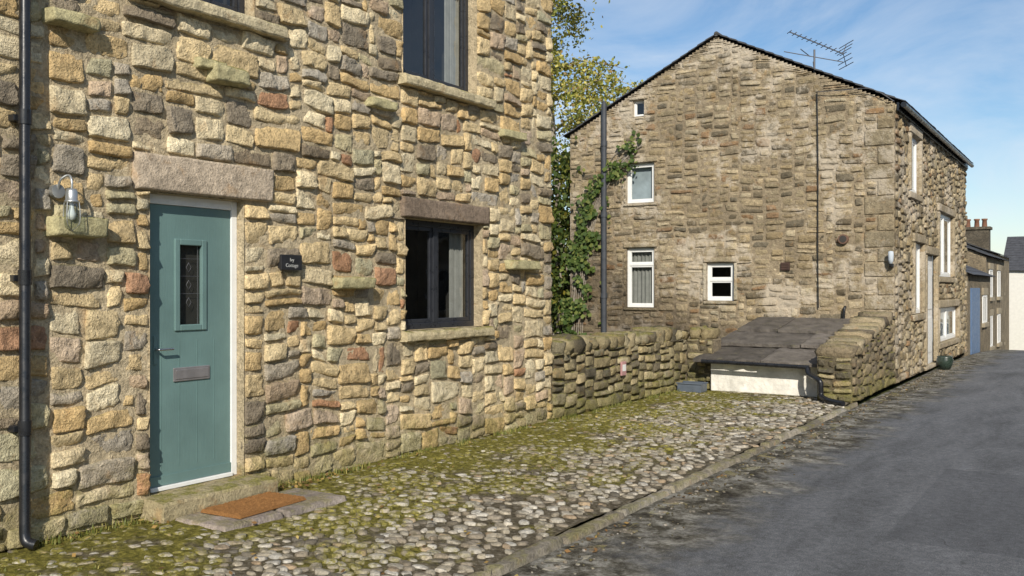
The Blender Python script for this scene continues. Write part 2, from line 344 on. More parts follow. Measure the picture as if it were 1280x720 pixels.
def window(name,fr,r,parent,fmat,depth=.11,fw=.055,mull=(),trans=(),sash=.035,room=1.0,curt=(),lining=None,frame_d=.06,cmat='curtain'):
    u0,u1,v0,v1=r; h=-depth
    L=[fr.bx(u0,u1,v0,v0+fw,h-frame_d,h),fr.bx(u0,u1,v1-fw,v1,h-frame_d,h),fr.bx(u0,u0+fw,v0+fw,v1-fw,h-frame_d,h),fr.bx(u1-fw,u1,v0+fw,v1-fw,h-frame_d,h)]
    edges=[u0+fw]; 
    for mu in mull: L.append(fr.bx(mu-fw*.55,mu+fw*.55,v0+fw,v1-fw,h-frame_d,h+.004)); edges+= [mu-fw*.55,mu+fw*.55]
    edges.append(u1-fw)
    ve=[v0+fw]
    for tv in trans: L.append(fr.bx(u0+fw,u1-fw,tv-fw*.45,tv+fw*.45,h-frame_d,h+.002)); ve+=[tv-fw*.45,tv+fw*.45]
    ve.append(v1-fw)
    for i in range(0,len(edges),2):
        for j in range(0,len(ve),2):
            a,b_,c_,d_=edges[i],edges[i+1],ve[j],ve[j+1]; s=sash
            L+=[fr.bx(a,b_,c_,c_+s,h-.045,h-.012),fr.bx(a,b_,d_-s,d_,h-.045,h-.012),fr.bx(a,a+s,c_+s,d_-s,h-.045,h-.012),fr.bx(b_-s,b_,c_+s,d_-s,h-.045,h-.012)]
    boxes(name+"_frame",L,fmat,parent,.004)
    g=h-.03; quad(name+"_glass",[fr.P(u0+fw,v0+fw,g),fr.P(u1-fw,v0+fw,g),fr.P(u1-fw,v1-fw,g),fr.P(u0+fw,v1-fw,g)],M['glass'],parent)
    a=h-frame_d-.002; b2=a-room; e=.25
    vs=[fr.P(u,v,hh) for hh,ee in ((a,0),(b2,e)) for (u,v) in ((u0-ee-.1,v0-ee-.1),(u1+ee+.1,v0-ee-.1),(u1+ee+.1,v1+ee+.1),(u0-ee-.1,v1+ee+.1))]
    me=bpy.data.meshes.new(name+"_room"); me.from_pydata(vs,[],[(0,1,5,4),(1,2,6,5),(2,3,7,6),(3,0,4,7),(4,5,6,7)]); me.materials.append(M['dark']); link(bpy.data.objects.new(name+"_room",me),parent)
    for (cu0,cu1) in curt:
        n=24; vs=[];fs=[]
        for i in range(n+1):
            u=cu0+(cu1-cu0)*i/n; hh=a-.05+(.02*math.sin(i*1.9) if cmat=='curtain' else 0)
            vs+= [fr.P(u,v0,hh),fr.P(u,v1,hh)]
            if i: fs.append((2*i-2,2*i,2*i+1,2*i-1))
        me=bpy.data.meshes.new(name+"_curtain"); me.from_pydata(vs,[],fs); me.materials.append(M[cmat]); link(bpy.data.objects.new(name+"_curtain",me),parent)
    if lining:
        vs=[fr.P(u,v,hh) for hh in (.012,-depth-frame_d) for (u,v) in ((u0,v0),(u1,v0),(u1,v1),(u0,v1))]
        me=bpy.data.meshes.new(name+"_reveal"); me.from_pydata(vs,[],[(0,1,5,4),(1,2,6,5),(2,3,7,6),(3,0,4,7)]); me.materials.append(lining); link(bpy.data.objects.new(name+"_reveal",me),parent)
def slate_roof(name,pA,along,up,nrm,L,Sl,mat,parent,sw=.28,sh=.2,th=.012):
    pA=Vector(pA);al=Vector(along).normalized();up=Vector(up).normalized();n=Vector(nrm).normalized(); acc=Acc()
    rows=int(Sl/sh)+1; rs=Sl/rows
    for r in range(rows):
        x=-(r%2)*sw*.5
        while x<L:
            w_=sw*R.uniform(.85,1.15); a=max(0,x); b_=min(L,x+w_-.006); x+=w_
            if b_-a<.03: continue
            s0=r*rs-.02+R.uniform(-.008,.008); s1=min(Sl,s0+rs*1.7); lift0=.02+R.uniform(0,.006); lift1=.002
            vs=[]
            for dl in (0,th):
                for (q,s,l) in ((a,s0,lift0),(b_,s0,lift0),(b_,s1,lift1),(a,s1,lift1)):
                    vs.append(tuple(pA+al*q+up*s+n*(l+dl)))
            acc.add(vs,[(4,5,6,7),(0,1,5,4),(1,2,6,5),(2,3,7,6),(3,0,4,7),(3,2,1,0)],(1.,1.,1.))
    acc.build(name,mat,parent,smooth=False)
# ================================================================= COTTAGE
XW=-5.66; YC=9.62
cot=empty("stone_cottage"); fc=Fr((XW,-1,0),(0,1,0),(1,0,0)); CW=YC+1; CHT=5.6
def cr(x0,x1,yt,yb,xr=None):
    u0=onX(x0,360,XW)[0]+1; u1=onX(x1,360,XW)[0]+1; xm=xr if xr else x0
    return (u0,u1,onX(xm,yb,XW)[1],onX(xm,yt,XW)[1])
c=.035
door=snap(cr(187,303,240,618,190)); door=(door[0],door[1],.14,door[3])
lw=snap(cr(505,602,270,412,505)); uw=snap(cr(503,594,-40,92,505)); uw=(uw[0],uw[1],uw[2],snap((uw[2]+1.3,0,0,0))[0])
ul=snap(cr(213,318,-100,2,213)); ul=(ul[0],ul[1],snap((onX(318,26,XW)[1],0,0,0))[0],snap((onX(318,26,XW)[1]+1.3,0,0,0))[0])
d_lin=snap(cr(165,338,193,232,165)); d_lin=(d_lin[0],d_lin[1],door[3],door[3]+.28)
lw_lin=(lw[0]-.07,lw[1]+.105,lw[3],lw[3]+.21)
lw_sil=(lw[0]-.07,lw[1]+.105,lw[2]-.105,lw[2])
uw_sil=(uw[0]-.07,uw[1]+.21,uw[2]-.105,uw[2])
uw_lin=(uw[0]-.07,uw[1]+.105,uw[3],uw[3]+.21)
ul_sil=(snap(cr(150,347,0,0))[0],snap(cr(150,347,0,0))[1],ul[2]-.105,ul[2]); ul_lin=(ul[0]-.1,ul[1]+.1,ul[3],ul[3]+.21)
stone_wall("front_wall",fc,CW,CHT,cot,M['cot_stone'],M['mortar'],PAL,c=.035,holes=(door,lw,uw,ul),blocks=(d_lin,lw_lin,lw_sil,uw_sil,ul_sil,uw_lin,ul_lin),wr=(3,15),hr=(2,6.8),prot=(.008,.048),gap=.0045,rough=.016,res=.028,edge=.007,facet=.028,cut=.09,rk=.08,back_h=.001,lat=.5,jit=.008,warpamp=.035)
la=Acc()
patch(la,fc,d_lin[0],d_lin[1],d_lin[2],d_lin[3],.055,(.48,.39,.29),.004,.005,.03,.04,jit=.004,tilt=.002)
patch(la,fc,*lw_lin,.05,(.25,.19,.14),.004,.006,.03,.04,jit=.004,tilt=.002)
patch(la,fc,*uw_lin,.05,(.25,.2,.15),.004,.006,.03,.04); patch(la,fc,*ul_lin,.05,(.25,.2,.15),.004,.006,.03,.04)
la.build("lintels",M['lintel'],cot)
def cbox_sill(name,r,out,parent,col,fr=fc,mat='sill',back=-.15):
    a=Acc(); n=30; (u0,u1,v0,v1)=r
    prof=[(back,v0),(out-.01,v0),(out,v0+.012),(out+.004,(v0+v1)/2),(out,v1-.03),(out-.012,v1-.012),(out*.5,v1-.004),(.0,v1-.002),(back,v1)]
    vs=[];fs=[]
    for i in range(n+1):
        u=u0+(u1-u0)*i/n
        for (h,v) in prof:
            q=Vector((u*9,v*9,h*9)); vs.append(fr.P(u,v+noise.noise(q)*.008,h+noise.noise(q+Vector((5,5,5)))*.012))
    m_=len(prof)
    for i in range(n):
        for k in range(m_): fs.append((i*m_+k,(i+1)*m_+k,(i+1)*m_+(k+1)%m_,i*m_+(k+1)%m_))
    fs.append(tuple(range(m_))); fs.append(tuple(n*m_+k for k in range(m_)))
    a.add(vs,fs,col); return a.build(name,M[mat],parent,smooth=False)
cbox_sill("window_sill",lw_sil,.10,cot,(.50,.42,.26)); cbox_sill("window_sill",uw_sil,.12,cot,(.52,.44,.28)); cbox_sill("window_sill",ul_sil,.12,cot,(.54,.46,.3))
for nm,r,mu,ct in (("lower_window",lw,(lw[0]+.47*(lw[1]-lw[0]),),((lw[0]+.06,lw[0]+.22),(lw[1]-.30,lw[1]-.08))),("upper_window",uw,(uw[0]+.47*(uw[1]-uw[0]),),((uw[1]-.28,uw[1]-.05),)),("landing_window",ul,(ul[0]+.4,),())):
    window(nm,fc,r,cot,M['anthr'],depth=.10,fw=.06,mull=mu,curt=ct,lining=M['mortar'],sash=.04)
pa=Acc()
for (x0,x1,yt,yb,out) in ((255,302,80,101,.13),(412,456,346,362,.14),(52,115,10,28,.12),(630,665,325,338,.12),(455,487,120,134,.1),(55,122,268,296,.15),(622,650,160,172,.1),(240,275,70,86,.09)):
    r=cr(x0,x1,yt,yb); patch(pa,fc,*r,out,(.46,.41,.23),0,.012,.1,.03,tilt=.01)
pa.build("through_stones",M['sill'],cot)
u0,u1,v0,v1=door
vs=[fc.P(u,v,hh) for hh in (.012,-.2) for (u,v) in ((u0,v0),(u1,v0),(u1,v1),(u0,v1))]
me=bpy.data.meshes.new("door_reveal"); me.from_pydata(vs,[],[(1,2,6,5),(2,3,7,6),(3,0,4,7)]); me.materials.append(M['mortar']); link(bpy.data.objects.new("door_reveal",me),cot)
fw=.055; h=-.07
boxes("door_frame",[fc.bx(u0,u0+fw,v0,v1,h-.07,h),fc.bx(u1-fw,u1,v0,v1,h-.07,h),fc.bx(u0+fw,u1-fw,v1-.07,v1,h-.07,h),fc.bx(u0+fw,u1-fw,v0,v0+.03,h-.07,h+.02)],M['white'],cot,.004)
a0,a1,b0,b1=u0+fw+.003,u1-fw-.003,v0+.033,v1-.073; dh=h-.012
def dp(x,y): q=onX(x,y,XW+dh); return q[0]+1,q[1]
g0=dp(219,300);g1=dp(256,410); wu0,wu1=g0[0],g1[0]; wv1=g0[1]; wv0=dp(222,412)[1]
leaf=[fc.bx(a0,wu0,b0,b1,dh-.044,dh),fc.bx(wu1,a1,b0,b1,dh-.044,dh),fc.bx(wu0,wu1,b0,wv0,dh-.044,dh),fc.bx(wu0,wu1,wv1,b1,dh-.044,dh)]
boxes("door_leaf",leaf,M['teal'],cot,0)
t=.045
boxes("door_light_moulding",[fc.bx(wu0-.01,wu0+t-.01,wv0-.01,wv1+.01,dh-.02,dh+.014),fc.bx(wu1-t+.01,wu1+.01,wv0-.01,wv1+.01,dh-.02,dh+.014),fc.bx(wu0+t-.01,wu1-t+.01,wv0-.01,wv0+t-.01,dh-.02,dh+.014),fc.bx(wu0+t-.01,wu1-t+.01,wv1-t+.01,wv1+.01,dh-.02,dh+.014)],M['teal'],cot,.006)
boxes("door_grooves",[fc.bx(a0+.10+k*.155,a0+.104+k*.155,b0+.12,wv0-.08,dh,dh+.0025) for k in range(4)]+[fc.bx(a0,a1,b0,b0+.07,dh,dh+.012)],M['teal'],cot,0)
gh=dh-.02; quad("door_glass",[fc.P(wu0,wv0,gh),fc.P(wu1,wv0,gh),fc.P(wu1,wv1,gh),fc.P(wu0,wv1,gh)],M['glass'],cot)
quad("door_backing",[fc.P(wu0-.05,wv0-.05,gh-.03),fc.P(wu1+.05,wv0-.05,gh-.03),fc.P(wu1+.05,wv1+.05,gh-.03),fc.P(wu0-.05,wv1+.05,gh-.03)],M['dark'],cot)
wm=(wu0+wu1)/2; vm=(wv0+wv1)/2; wa,wb=wu0+.03,wu1-.03
ld=[[fc.P(u_,wv0,gh+.002),fc.P(u_,wv1,gh+.002)] for u_ in (wa+.022,wb-.022)]
for k in (-1,0,1):
    v_=vm+k*.13; ld.append([fc.P(wm,v_+.035,gh+.002),fc.P(wm+.022,v_,gh+.002),fc.P(wm,v_-.035,gh+.002),fc.P(wm-.022,v_,gh+.002),fc.P(wm,v_+.035,gh+.002)]); ld.append([fc.P(wa,v_+.065,gh+.002),fc.P(wb,v_+.065,gh+.002)])
tube("door_leading",ld,.0016,M['alum'],cot,2)
l0=dp(216,460);l1=dp(261,472)
boxes("letterbox",[fc.bx(l0[0],l1[0],l1[1]-.005,l0[1]+.0,dh,dh+.012)],M['brushdark'],cot,.004)
boxes("letterbox_flap",[fc.bx(l0[0]+.015,l1[0]-.015,l1[1]+.012,l0[1]-.016,dh+.0125,dh+.017)],M['brushdark'],cot,.003)
k0=dp(193,437)
boxes("door_handle_plate",[fc.bx(k0[0]-.012,k0[0]+.016,k0[1]-.11,k0[1]+.1,dh,dh+.01)],M['teal'],cot,.004)
tube("door_handle",[smoothpath([fc.P(k0[0],k0[1],dh),fc.P(k0[0],k0[1],dh+.05),fc.P(k0[0]+.02,k0[1],dh+.055),fc.P(k0[0]+.12,k0[1],dh+.055)],4)],.009,M['steel'],cot)
cbox_sill("door_step",(u0-.07,u1+.12,-.04,.137),.26,cot,(.36,.30,.18),back=-.12)
XB=-11.6; XR=(XW+XB)/2; RZ=7.7
def body(name,x0,x1,y0,y1,zb,ze,zr,mat,parent,front=True,skip=()):
    xm=(x0+x1)/2
    if 'y0' not in skip: quad(name+"_gable_end",[(x0,y0,zb),(x1,y0,zb),(x1,y0,ze),(xm,y0,zr),(x0,y0,ze)],mat,parent)
    if 'y1' not in skip: quad(name+"_gable_end",[(x0,y1,zb),(x1,y1,zb),(x1,y1,ze),(xm,y1,zr),(x0,y1,ze)],mat,parent)
    if 'x0' not in skip: quad(name+"_rear",[(x0,y0,zb),(x0,y1,zb),(x0,y1,ze),(x0,y0,ze)],mat,parent)
    if 'x1' not in skip: quad(name+"_front",[(x1,y0,zb),(x1,y1,zb),(x1,y1,ze),(x1,y0,ze)],mat,parent)
def gable_roof(x0,x1,y0,y1,ze,zr,parent,ov=.12,ev=.15,mat=None,sw=.28,sh=.2):
    mat=mat or M['slate']; xm=(x0+x1)/2; hw=(x1-x0)/2; sl=(zr-ze)/hw
    for sgn,xe in ((1,x1),(-1,x0)):
        ex=xe+sgn*ev; ez=ze-sl*ev+.03; up=Vector((-sgn*hw,0,zr-ze)).normalized(); n_=Vector((sgn*(zr-ze),0,hw)).normalized()
        slen=math.hypot(xm-ex,(zr+.03)-ez)
        slate_roof("roof_slates",(ex,y0-ov,ez),(0,1,0),up,n_,y1-y0+2*ov,slen,mat,parent,sw,sh)
        a=Vector((ex,y0-ov+.03,ez)); d=up*slen; L_=Vector((0,y1-y0+2*ov-.06,0))
        quad("roof_deck",[tuple(a-n_*.004),tuple(a+L_-n_*.004),tuple(a+L_+d-n_*.004),tuple(a+d-n_*.004)],M['ridge'],parent)
    tube("ridge_tiles",[[(xm,y0-ov,zr+.04),(xm,y1+ov,zr+.04)]],.045,M['ridge'],parent)
body("cottage",XB,XW-.03,-1,YC-.001,0,CHT,RZ,M['rubble'],cot,skip=('x1',))
gable_roof(XB,XW,-1,YC,CHT,RZ,cot,.08,.2)
tube("eaves_gutter",[[(XW+.16,-1,CHT-.12),(XW+.16,YC,CHT-.12)]],.055,M['black'],cot)
dpp=empty("drainpipe"); yy=onX(30,400,XW+.09)[0]
tube("pipe",[[(XW+.10,yy,5.45),(XW+.10,yy,.10)]+smoothpath([(XW+.10,yy,.10),(XW+.12,yy,.05),(XW+.17,yy+.03,.03)],4)],.033,M['black'],dpp)
tube("collars",[[(XW+.10,yy,z),(XW+.10,yy,z+.09)] for z in (.7,1.62,2.6,4.2)],.040,M['black'],dpp)
boxes("brackets",[((XW+.0,yy-.055,z+.02),(XW+.075,yy+.055,z+.06)) for z in (.7,1.62,2.6,4.2)],M['black'],dpp,.004)
lan=empty("wall_lantern"); ly,lz=onX(88,262,XW+.14); bz=onX(78,240,XW+.03)[1]; by=ly-.03
m,nt,b,g=newmat("galvanised_metal",(.50,.51,.5),.35,.5,.8); M['galv']=m
tube("wall_plate",[[(XW+.02,by,bz),(XW+.06,by,bz)]],.045,M['galv'],lan)
tube("swan_neck",[smoothpath([(XW+.05,by,bz),(XW+.08,by,bz+.07),(XW+.12,ly,bz+.10),(XW+.155,ly,bz+.06),(XW+.155,ly,bz-.0)],6)],.008,M['galv'],lan)
def lathe(name,prof,c,mat,parent,n=24):
    vs=[];fs=[]
    for (r,z) in prof:
        for i in range(n): vs.append((c[0]+r*math.cos(6.28318*i/n),c[1]+r*math.sin(6.28318*i/n),c[2]+z))
    for j in range(len(prof)-1):
        for i in range(n): fs.append((j*n+i,j*n+(i+1)%n,(j+1)*n+(i+1)%n,(j+1)*n+i))
    me=bpy.data.meshes.new(name); me.from_pydata(vs,[],fs); me.polygons.foreach_set('use_smooth',[True]*len(fs)); me.materials.append(mat); return link(bpy.data.objects.new(name,me),parent)
lc=(XW+.155,ly,bz)
lathe("cap",[(.001,.015),(.03,.012),(.036,-.01),(.036,-.06),(.045,-.065),(.045,-.075),(.0,-.075)],lc,M['galv'],lan)
lathe("glass_jar",[(.04,-.075),(.046,-.10),(.048,-.2),(.04,-.235),(.001,-.245)],lc,M['glass'],lan)
lathe("bulb",[(.012,-.075),(.014,-.11),(.026,-.15),(.02,-.18),(.001,-.19)],lc,M['white'],lan)
tube("cage",[smoothpath([(lc[0]+.05*math.cos(k*1.5708+.5),lc[1]+.05*math.sin(k*1.5708+.5),lc[2]-.075),(lc[0]+.053*math.cos(k*1.5708+.5),lc[1]+.053*math.sin(k*1.5708+.5),lc[2]-.2),(lc[0],lc[1],lc[2]-.255)],5) for k in range(4)],.003,M['galv'],lan,2)
hs=empty("house_sign"); p0=onX(351,318,XW+.07); p1=onX(377,338,XW+.07)
boxes("plaque",[((XW+.052,p0[0],p1[1]),((XW+.077,p1[0],p0[1])))],M['signslate'],hs,.004)
boxes("plaque_battens",[((XW+.0,p0[0]+.03,p1[1]+.02),((XW+.051,p1[0]-.03,p0[1]-.02)))],M['signslate'],hs,0)
for k,tx in enumerate(("Ivy","Cottage")):
    cu=bpy.data.curves.new("lettering",'FONT'); cu.body=tx; cu.size=.042; cu.align_x='CENTER'; cu.extrude=.001; cu.materials.append(M['signtext'])
    ob=link(bpy.data.objects.new("lettering",cu),hs); ob.location=(XW+.0785,(p0[0]+p1[0])/2,p0[1]-.055-k*.045); ob.rotation_euler=(math.pi/2,0,math.pi/2)
fl=Acc(); dy0=u0-1
def flatpatch(acc,x0,x1,y0,y1,z,col,**k):
    class G: 
        def P(s,u,v,h): return (u,v,z+h)
    patch(acc,G(),x0,x1,y0,y1,.0,col,**k)
flatpatch(fl,XW+.28,XW+.82,dy0-.02,dy0+.52,.030,(.36,.30,.26),gap=.003,rough=.004,rk=.02,tilt=.001,back=-.05)
flatpatch(fl,XW+.28,XW+.84,dy0+.52,dy0+1.12,.032,(.33,.28,.24),gap=.003,rough=.004,rk=.02,tilt=.001,back=-.05); fl.build("flagstone",M['kerb'])
mm,nt,b,g=newmat("coir_mat",rough=.95,spec=.1); nn=noi(nt,g.outputs['Position'],180,4,.8)
nt.links.new(ramp(nt,nn,[(.3,(.15,.065,.022)),(.6,(.38,.19,.07)),(.8,(.48,.27,.11))]),b.inputs['Base Color']); bump(nt,b,nn,.012); M['coir']=mm
ma=Acc(); vs=[];n=50;m2=36
for i in range(n+1):
    for j in range(m2+1):
        y=-.33+.66*i/n; x=-.19+.38*j/m2; e=(i in(0,n) or j in (0,m2)); z=0 if e else .022+R.uniform(-.004,.005)
        an=.06; vs.append((XW+.52+x*math.cos(an)-y*math.sin(an),dy0+.50+x*math.sin(an)+y*math.cos(an),.036+z))
ma.add(vs,[(i*(m2+1)+j,(i+1)*(m2+1)+j,(i+1)*(m2+1)+j+1,i*(m2+1)+j+1) for i in range(n) for j in range(m2)],(.4,.2,.1)); ma.build("doormat",M['coir'],smooth=False)
# ================================================================= TERRAIN
def zg(Y):
    t=max(0,Y-21)
    if t<18: return -.0022*t*t
    return -.713-.079*(min(t,50)-18)
def strip(name,x0,x1,ys,dz,mat,nx=1):
    vs=[];fs=[]
    for y in ys:
        for i in range(nx+1): vs.append((x0+(x1-x0)*i/nx,y,zg(y)+dz))
    m_=nx+1
    for j in range(len(ys)-1):
        for i in range(nx): fs.append((j*m_+i,j*m_+i+1,(j+1)*m_+i+1,(j+1)*m_+i))
    me=bpy.data.meshes.new(name); me.from_pydata(vs,[],fs); me.polygons.foreach_set('use_smooth',[True]*len(fs)); me.materials.append(mat); me.update(); return link(bpy.data.objects.new(name,me))
YS=[-400,-100,-12]+[i*1.0 for i in range(-11,75)]+[80,100,150,300,900]
m,nt,b,g=newmat("grass_ground",rough=.95,spec=.1); n1=noi(nt,g.outputs['Position'],3,6)
nt.links.new(ramp(nt,n1,[(.3,(.035,.045,.015)),(.6,(.08,.09,.03)),(.8,(.12,.10,.05))]),b.inputs['Base Color']); bump(nt,b,n1,.05); M['grass']=m
strip("ground",-600,600,YS,-.11,M['grass'],40)
m,nt,b,g=newmat("asphalt",rough=.93,spec=.12); pos=g.outputs['Position']
sx=nd(nt,'ShaderNodeSeparateXYZ'); nt.links.new(pos,sx.inputs[0])
fine=noi(nt,pos,150,3,.8); med=noi(nt,pos,18,4,.7); mpn=nd(nt,'ShaderNodeMapping'); mpn.inputs['Scale'].default_value=(1.3,.35,1); nt.links.new(pos,mpn.inputs[0])
big=noi(nt,mpn.outputs[0],1.2,6,.65,.3)
cc=ramp(nt,fine,[(.3,(.078,.081,.088)),(.5,(.148,.152,.162)),(.72,(.32,.325,.33))])
cc=mix(nt,1,cc,ramp(nt,med,[(.3,.75),(.7,1.2)]),'MULTIPLY'); cc=mix(nt,1,cc,ramp(nt,big,[(.32,.62),(.5,1.),(.7,1.3)]),'MULTIPLY')
rp=mth(nt,'MULTIPLY',mapr(nt,mth(nt,'ADD',sx.outputs[0],mth(nt,'MULTIPLY',med,.05)),-1.22,-1.20),mth(nt,'MULTIPLY',mapr(nt,sx.outputs[1],6.38,6.40),mapr(nt,sx.outputs[1],9.2,9.18)))
cc=mix(nt,mth(nt,'MULTIPLY',rp,.35),cc,(.08,.082,.09))
vor=nd(nt,'ShaderNodeTexVoronoi',feature='DISTANCE_TO_EDGE'); vor.inputs['Scale'].default_value=.5
mv=nd(nt,'ShaderNodeVectorMath',operation='ADD'); nt.links.new(pos,mv.inputs[0]); nv_=nd(nt,'ShaderNodeTexNoise'); nv_.inputs['Scale'].default_value=3; nt.links.new(pos,nv_.inputs[0]); sc_=nd(nt,'ShaderNodeVectorMath',operation='SCALE'); sc_.inputs[3].default_value=.7; nt.links.new(nv_.outputs[1],sc_.inputs[0]); nt.links.new(sc_.outputs[0],mv.inputs[1]); nt.links.new(mv.outputs[0],vor.inputs[0])
crk=mth(nt,'MULTIPLY',mapr(nt,vor.outputs[0],.002,.008,1,0),mapr(nt,big,.52,.62))
cc=mix(nt,mth(nt,'MULTIPLY',crk,.4),cc,(.03,.03,.03))
en=noi(nt,pos,1.6,6,.7)
edge=mapr(nt,mth(nt,'ADD',sx.outputs[0],mth(nt,'MULTIPLY',en,1.9)),-1.0,-1.65,0,.95)
dirt=ramp(nt,noi(nt,pos,5,7,.78),[(.36,(.03,.024,.017)),(.45,(.08,.07,.048)),(.53,(.20,.185,.15)),(.62,(.40,.38,.33)),(.75,(.13,.13,.05))])
cc=mix(nt,edge,cc,dirt)
gr=mapr(nt,noi(nt,pos,70,2,.5),.69,.75,0,.7); cc=mix(nt,gr,cc,(.42,.40,.35))
nt.links.new(cc,b.inputs['Base Color']); bh=mth(nt,'ADD',fine,mth(nt,'MULTIPLY',med,.8)); bump(nt,b,bh,.016,.9); M['asph']=m
KX=-2.92
strip("road",KX-.02,3.6,YS,-.045,M['asph'],10)
strip("pavement",3.6,6.0,YS,.03,M['concrete'],4)
m,nt,b,g=newmat("moss_bed",rough=.95,spec=.1); pos=g.outputs['Position']; sx=nd(nt,'ShaderNodeSeparateXYZ'); nt.links.new(pos,sx.inputs[0])
n13=noi(nt,pos,1.5,7,.75); n26=noi(nt,pos,26,5,.7)
ms=mth(nt,'ADD',mth(nt,'MULTIPLY',n13,2.6),mth(nt,'MULTIPLY',sx.outputs[0],-.24))
mossf=mapr(nt,ms,2.08,2.46)
mc=ramp(nt,n26,[(.3,(.05,.046,.013)),(.48,(.15,.135,.03)),(.68,(.33,.285,.065))])
dc=ramp(nt,n26,[(.3,(.05,.038,.025)),(.52,(.14,.118,.08)),(.7,(.31,.27,.21))])
nt.links.new(mix(nt,mossf,dc,mc),b.inputs['Base Color']); bump(nt,b,noi(nt,pos,70,4,.8),.02); M['bed']=m
def mossv(x,y): 
    return noise.noise(Vector((x*.9,y*.55,2.2)))*.9+.5*noise.noise(Vector((x*2.6,y*2.2,7)))+( -x-3.95)*.5
vs=[];fs=[];dx=.045
X0,X1,Y0,Y1=-5.75,KX-.10,-1.0,13.9; nx=int((X1-X0)/dx); ny=int((Y1-Y0)/dx)
def bedz(x,y): return .016*noise.noise(Vector((x*1.5,y*1.5,0)))
for j in range(ny+1):
    for i in range(nx+1):
        x=X0+(X1-X0)*i/nx;y=Y0+(Y1-Y0)*j/ny
        mvv=max(0,min(1,mossv(x,y)*1.2+.25)); z=-.010+.016*mvv*(0.6+noise.noise(Vector((x*9,y*9,0))))+.007*noise.noise(Vector((x*25,y*25,0)))+bedz(x,y)
        vs.append((x,y,z))
m_=nx+1
fs=[(j*m_+i,j*m_+i+1,(j+1)*m_+i+1,(j+1)*m_+i) for j in range(ny) for i in range(nx)]
me=bpy.data.meshes.new("bed"); me.from_pydata(vs,[],fs); me.polygons.foreach_set('use_smooth',[True]*len(fs)); me.materials.append(M['bed']); me.update()
pav=empty("cobbled_pavement"); link(bpy.data.objects.new("bed",me),pav)
m,nt,b,g=newmat("cobble_stone",rough=.85,spec=.25); pos=g.outputs['Position']; a=nd(nt,'ShaderNodeAttribute',attribute_name='Col')
n45=noi(nt,pos,45,4,.7); n13=noi(nt,pos,1.5,7,.75); n14=noi(nt,pos,13,5,.7)
cc=mix(nt,1,a.outputs[0],ramp(nt,n45,[(.3,.6),(.7,1.25)]),'MULTIPLY')
cc=mix(nt,mapr(nt,n14,.48,.64,0,.7),cc,(.095,.08,.055))
sx=nd(nt,'ShaderNodeSeparateXYZ'); nt.links.new(pos,sx.inputs[0])
ms=mth(nt,'ADD',mth(nt,'MULTIPLY',n13,2.6),mth(nt,'MULTIPLY',sx.outputs[0],-.24)); mf=mth(nt,'MULTIPLY',mapr(nt,ms,2.16,2.54),mapr(nt,n14,.36,.54))
mc=ramp(nt,n45,[(.3,(.07,.063,.016)),(.5,(.18,.16,.035)),(.68,(.33,.285,.065))])
nt.links.new(mix(nt,mf,cc,mc),b.inputs['Base Color']); bump(nt,b,n45,.010); M['cob']=m
ca=Acc(); sxp,syp=.116,.074
CP=[(40,(.36,.32,.25)),(24,(.47,.43,.36)),(20,(.26,.22,.165)),(12,(.15,.13,.10)),(6,(.37,.28,.185))]
y=Y0; row=0
while y<13.75:
    x=-5.62+(row%2)*sxp*.5+R.uniform(-.03,.03)
    while x<KX-.14:
        if not (x<-4.80 and dy0-.06<y<dy0+1.16) and R.random()<.91:
            cx=x+R.uniform(-.028,.028); cy=y+R.uniform(-.02,.02); sz=R.uniform(.66,1.18); rx=sxp*.5*sz*R.uniform(.8,1.08); ry=syp*.5*sz*R.uniform(.8,1.15); an=R.gauss(0,.4)
            if R.random()<.12: rx,ry=ry,rx*.9
            mvv=mossv(cx,cy); hgt=R.uniform(.006,.020)-.005*max(0,min(1,mvv*1.2+.25)); base=bedz(cx,cy)-.008
            vs=[];n=8; tx,ty=R.uniform(-.12,.12),R.uniform(-.12,.12)
            jr=[R.uniform(.72,1.16) for _ in range(n)]
            for (rr,hh) in ((1,-.5),(.94,.65),(.7,.97)):
                for i in range(n):
                    t=6.28318*i/n; px_=rr*rx*math.cos(t)*jr[i]; py_=rr*ry*math.sin(t)*jr[i]
                    vs.append((cx+px_*math.cos(an)-py_*math.sin(an),cy+px_*math.sin(an)+py_*math.cos(an),base+hgt*hh+px_*tx+py_*ty))
            vs.append((cx,cy,base+hgt))
            fs=[(r_*n+i,r_*n+(i+1)%n,(r_+1)*n+(i+1)%n,(r_+1)*n+i) for r_ in range(2) for i in range(n)]+[(2*n+i,2*n+(i+1)%n,3*n) for i in range(n)]
            ca.add(vs,fs,pick(CP))
        x+=sxp
    y+=syp*.92; row+=1
ca.build("cobbles",M['cob'],pav)
ka=Acc(); y=-1.0
class GK:
    def __init__(s,z,yoff=0): s.z=z
    def P(s,u,v,h): return (u,v,s.z+zg(v)+h)
KP=[(4,(.30,.26,.20)),(3,(.22,.19,.145)),(2,(.37,.33,.27))]
while y<25:
    L_=R.uniform(.4,.95)
    if y<13.2: patch(ka,GK(-.006),KX-.12+R.uniform(-.008,.008),KX+.01+R.uniform(-.022,.018),y,y+L_,.004+R.uniform(-.014,.006),pick(KP),gap=.006,rough=.015,rk=.06,res=.06,back=-.08,tilt=.008,edge=.014)
    y+=L_
ka.build("kerb",M['kerb'])
ga=Acc(); y=-1.0
while y<25.4:
    L_=R.uniform(.22,.5)
    if R.random()<.65: patch(ga,GK(-.052),KX+.04,KX+R.uniform(.2,.29),y,y+L_,.006,pick([(4,(.20,.17,.13)),(3,(.12,.105,.08)),(2,(.32,.29,.24))]),gap=.006,rough=.012,rk=.08,res=.06,back=-.05,tilt=.010)
    y+=L_
ga.build("gutter_setts",M['kerb'])
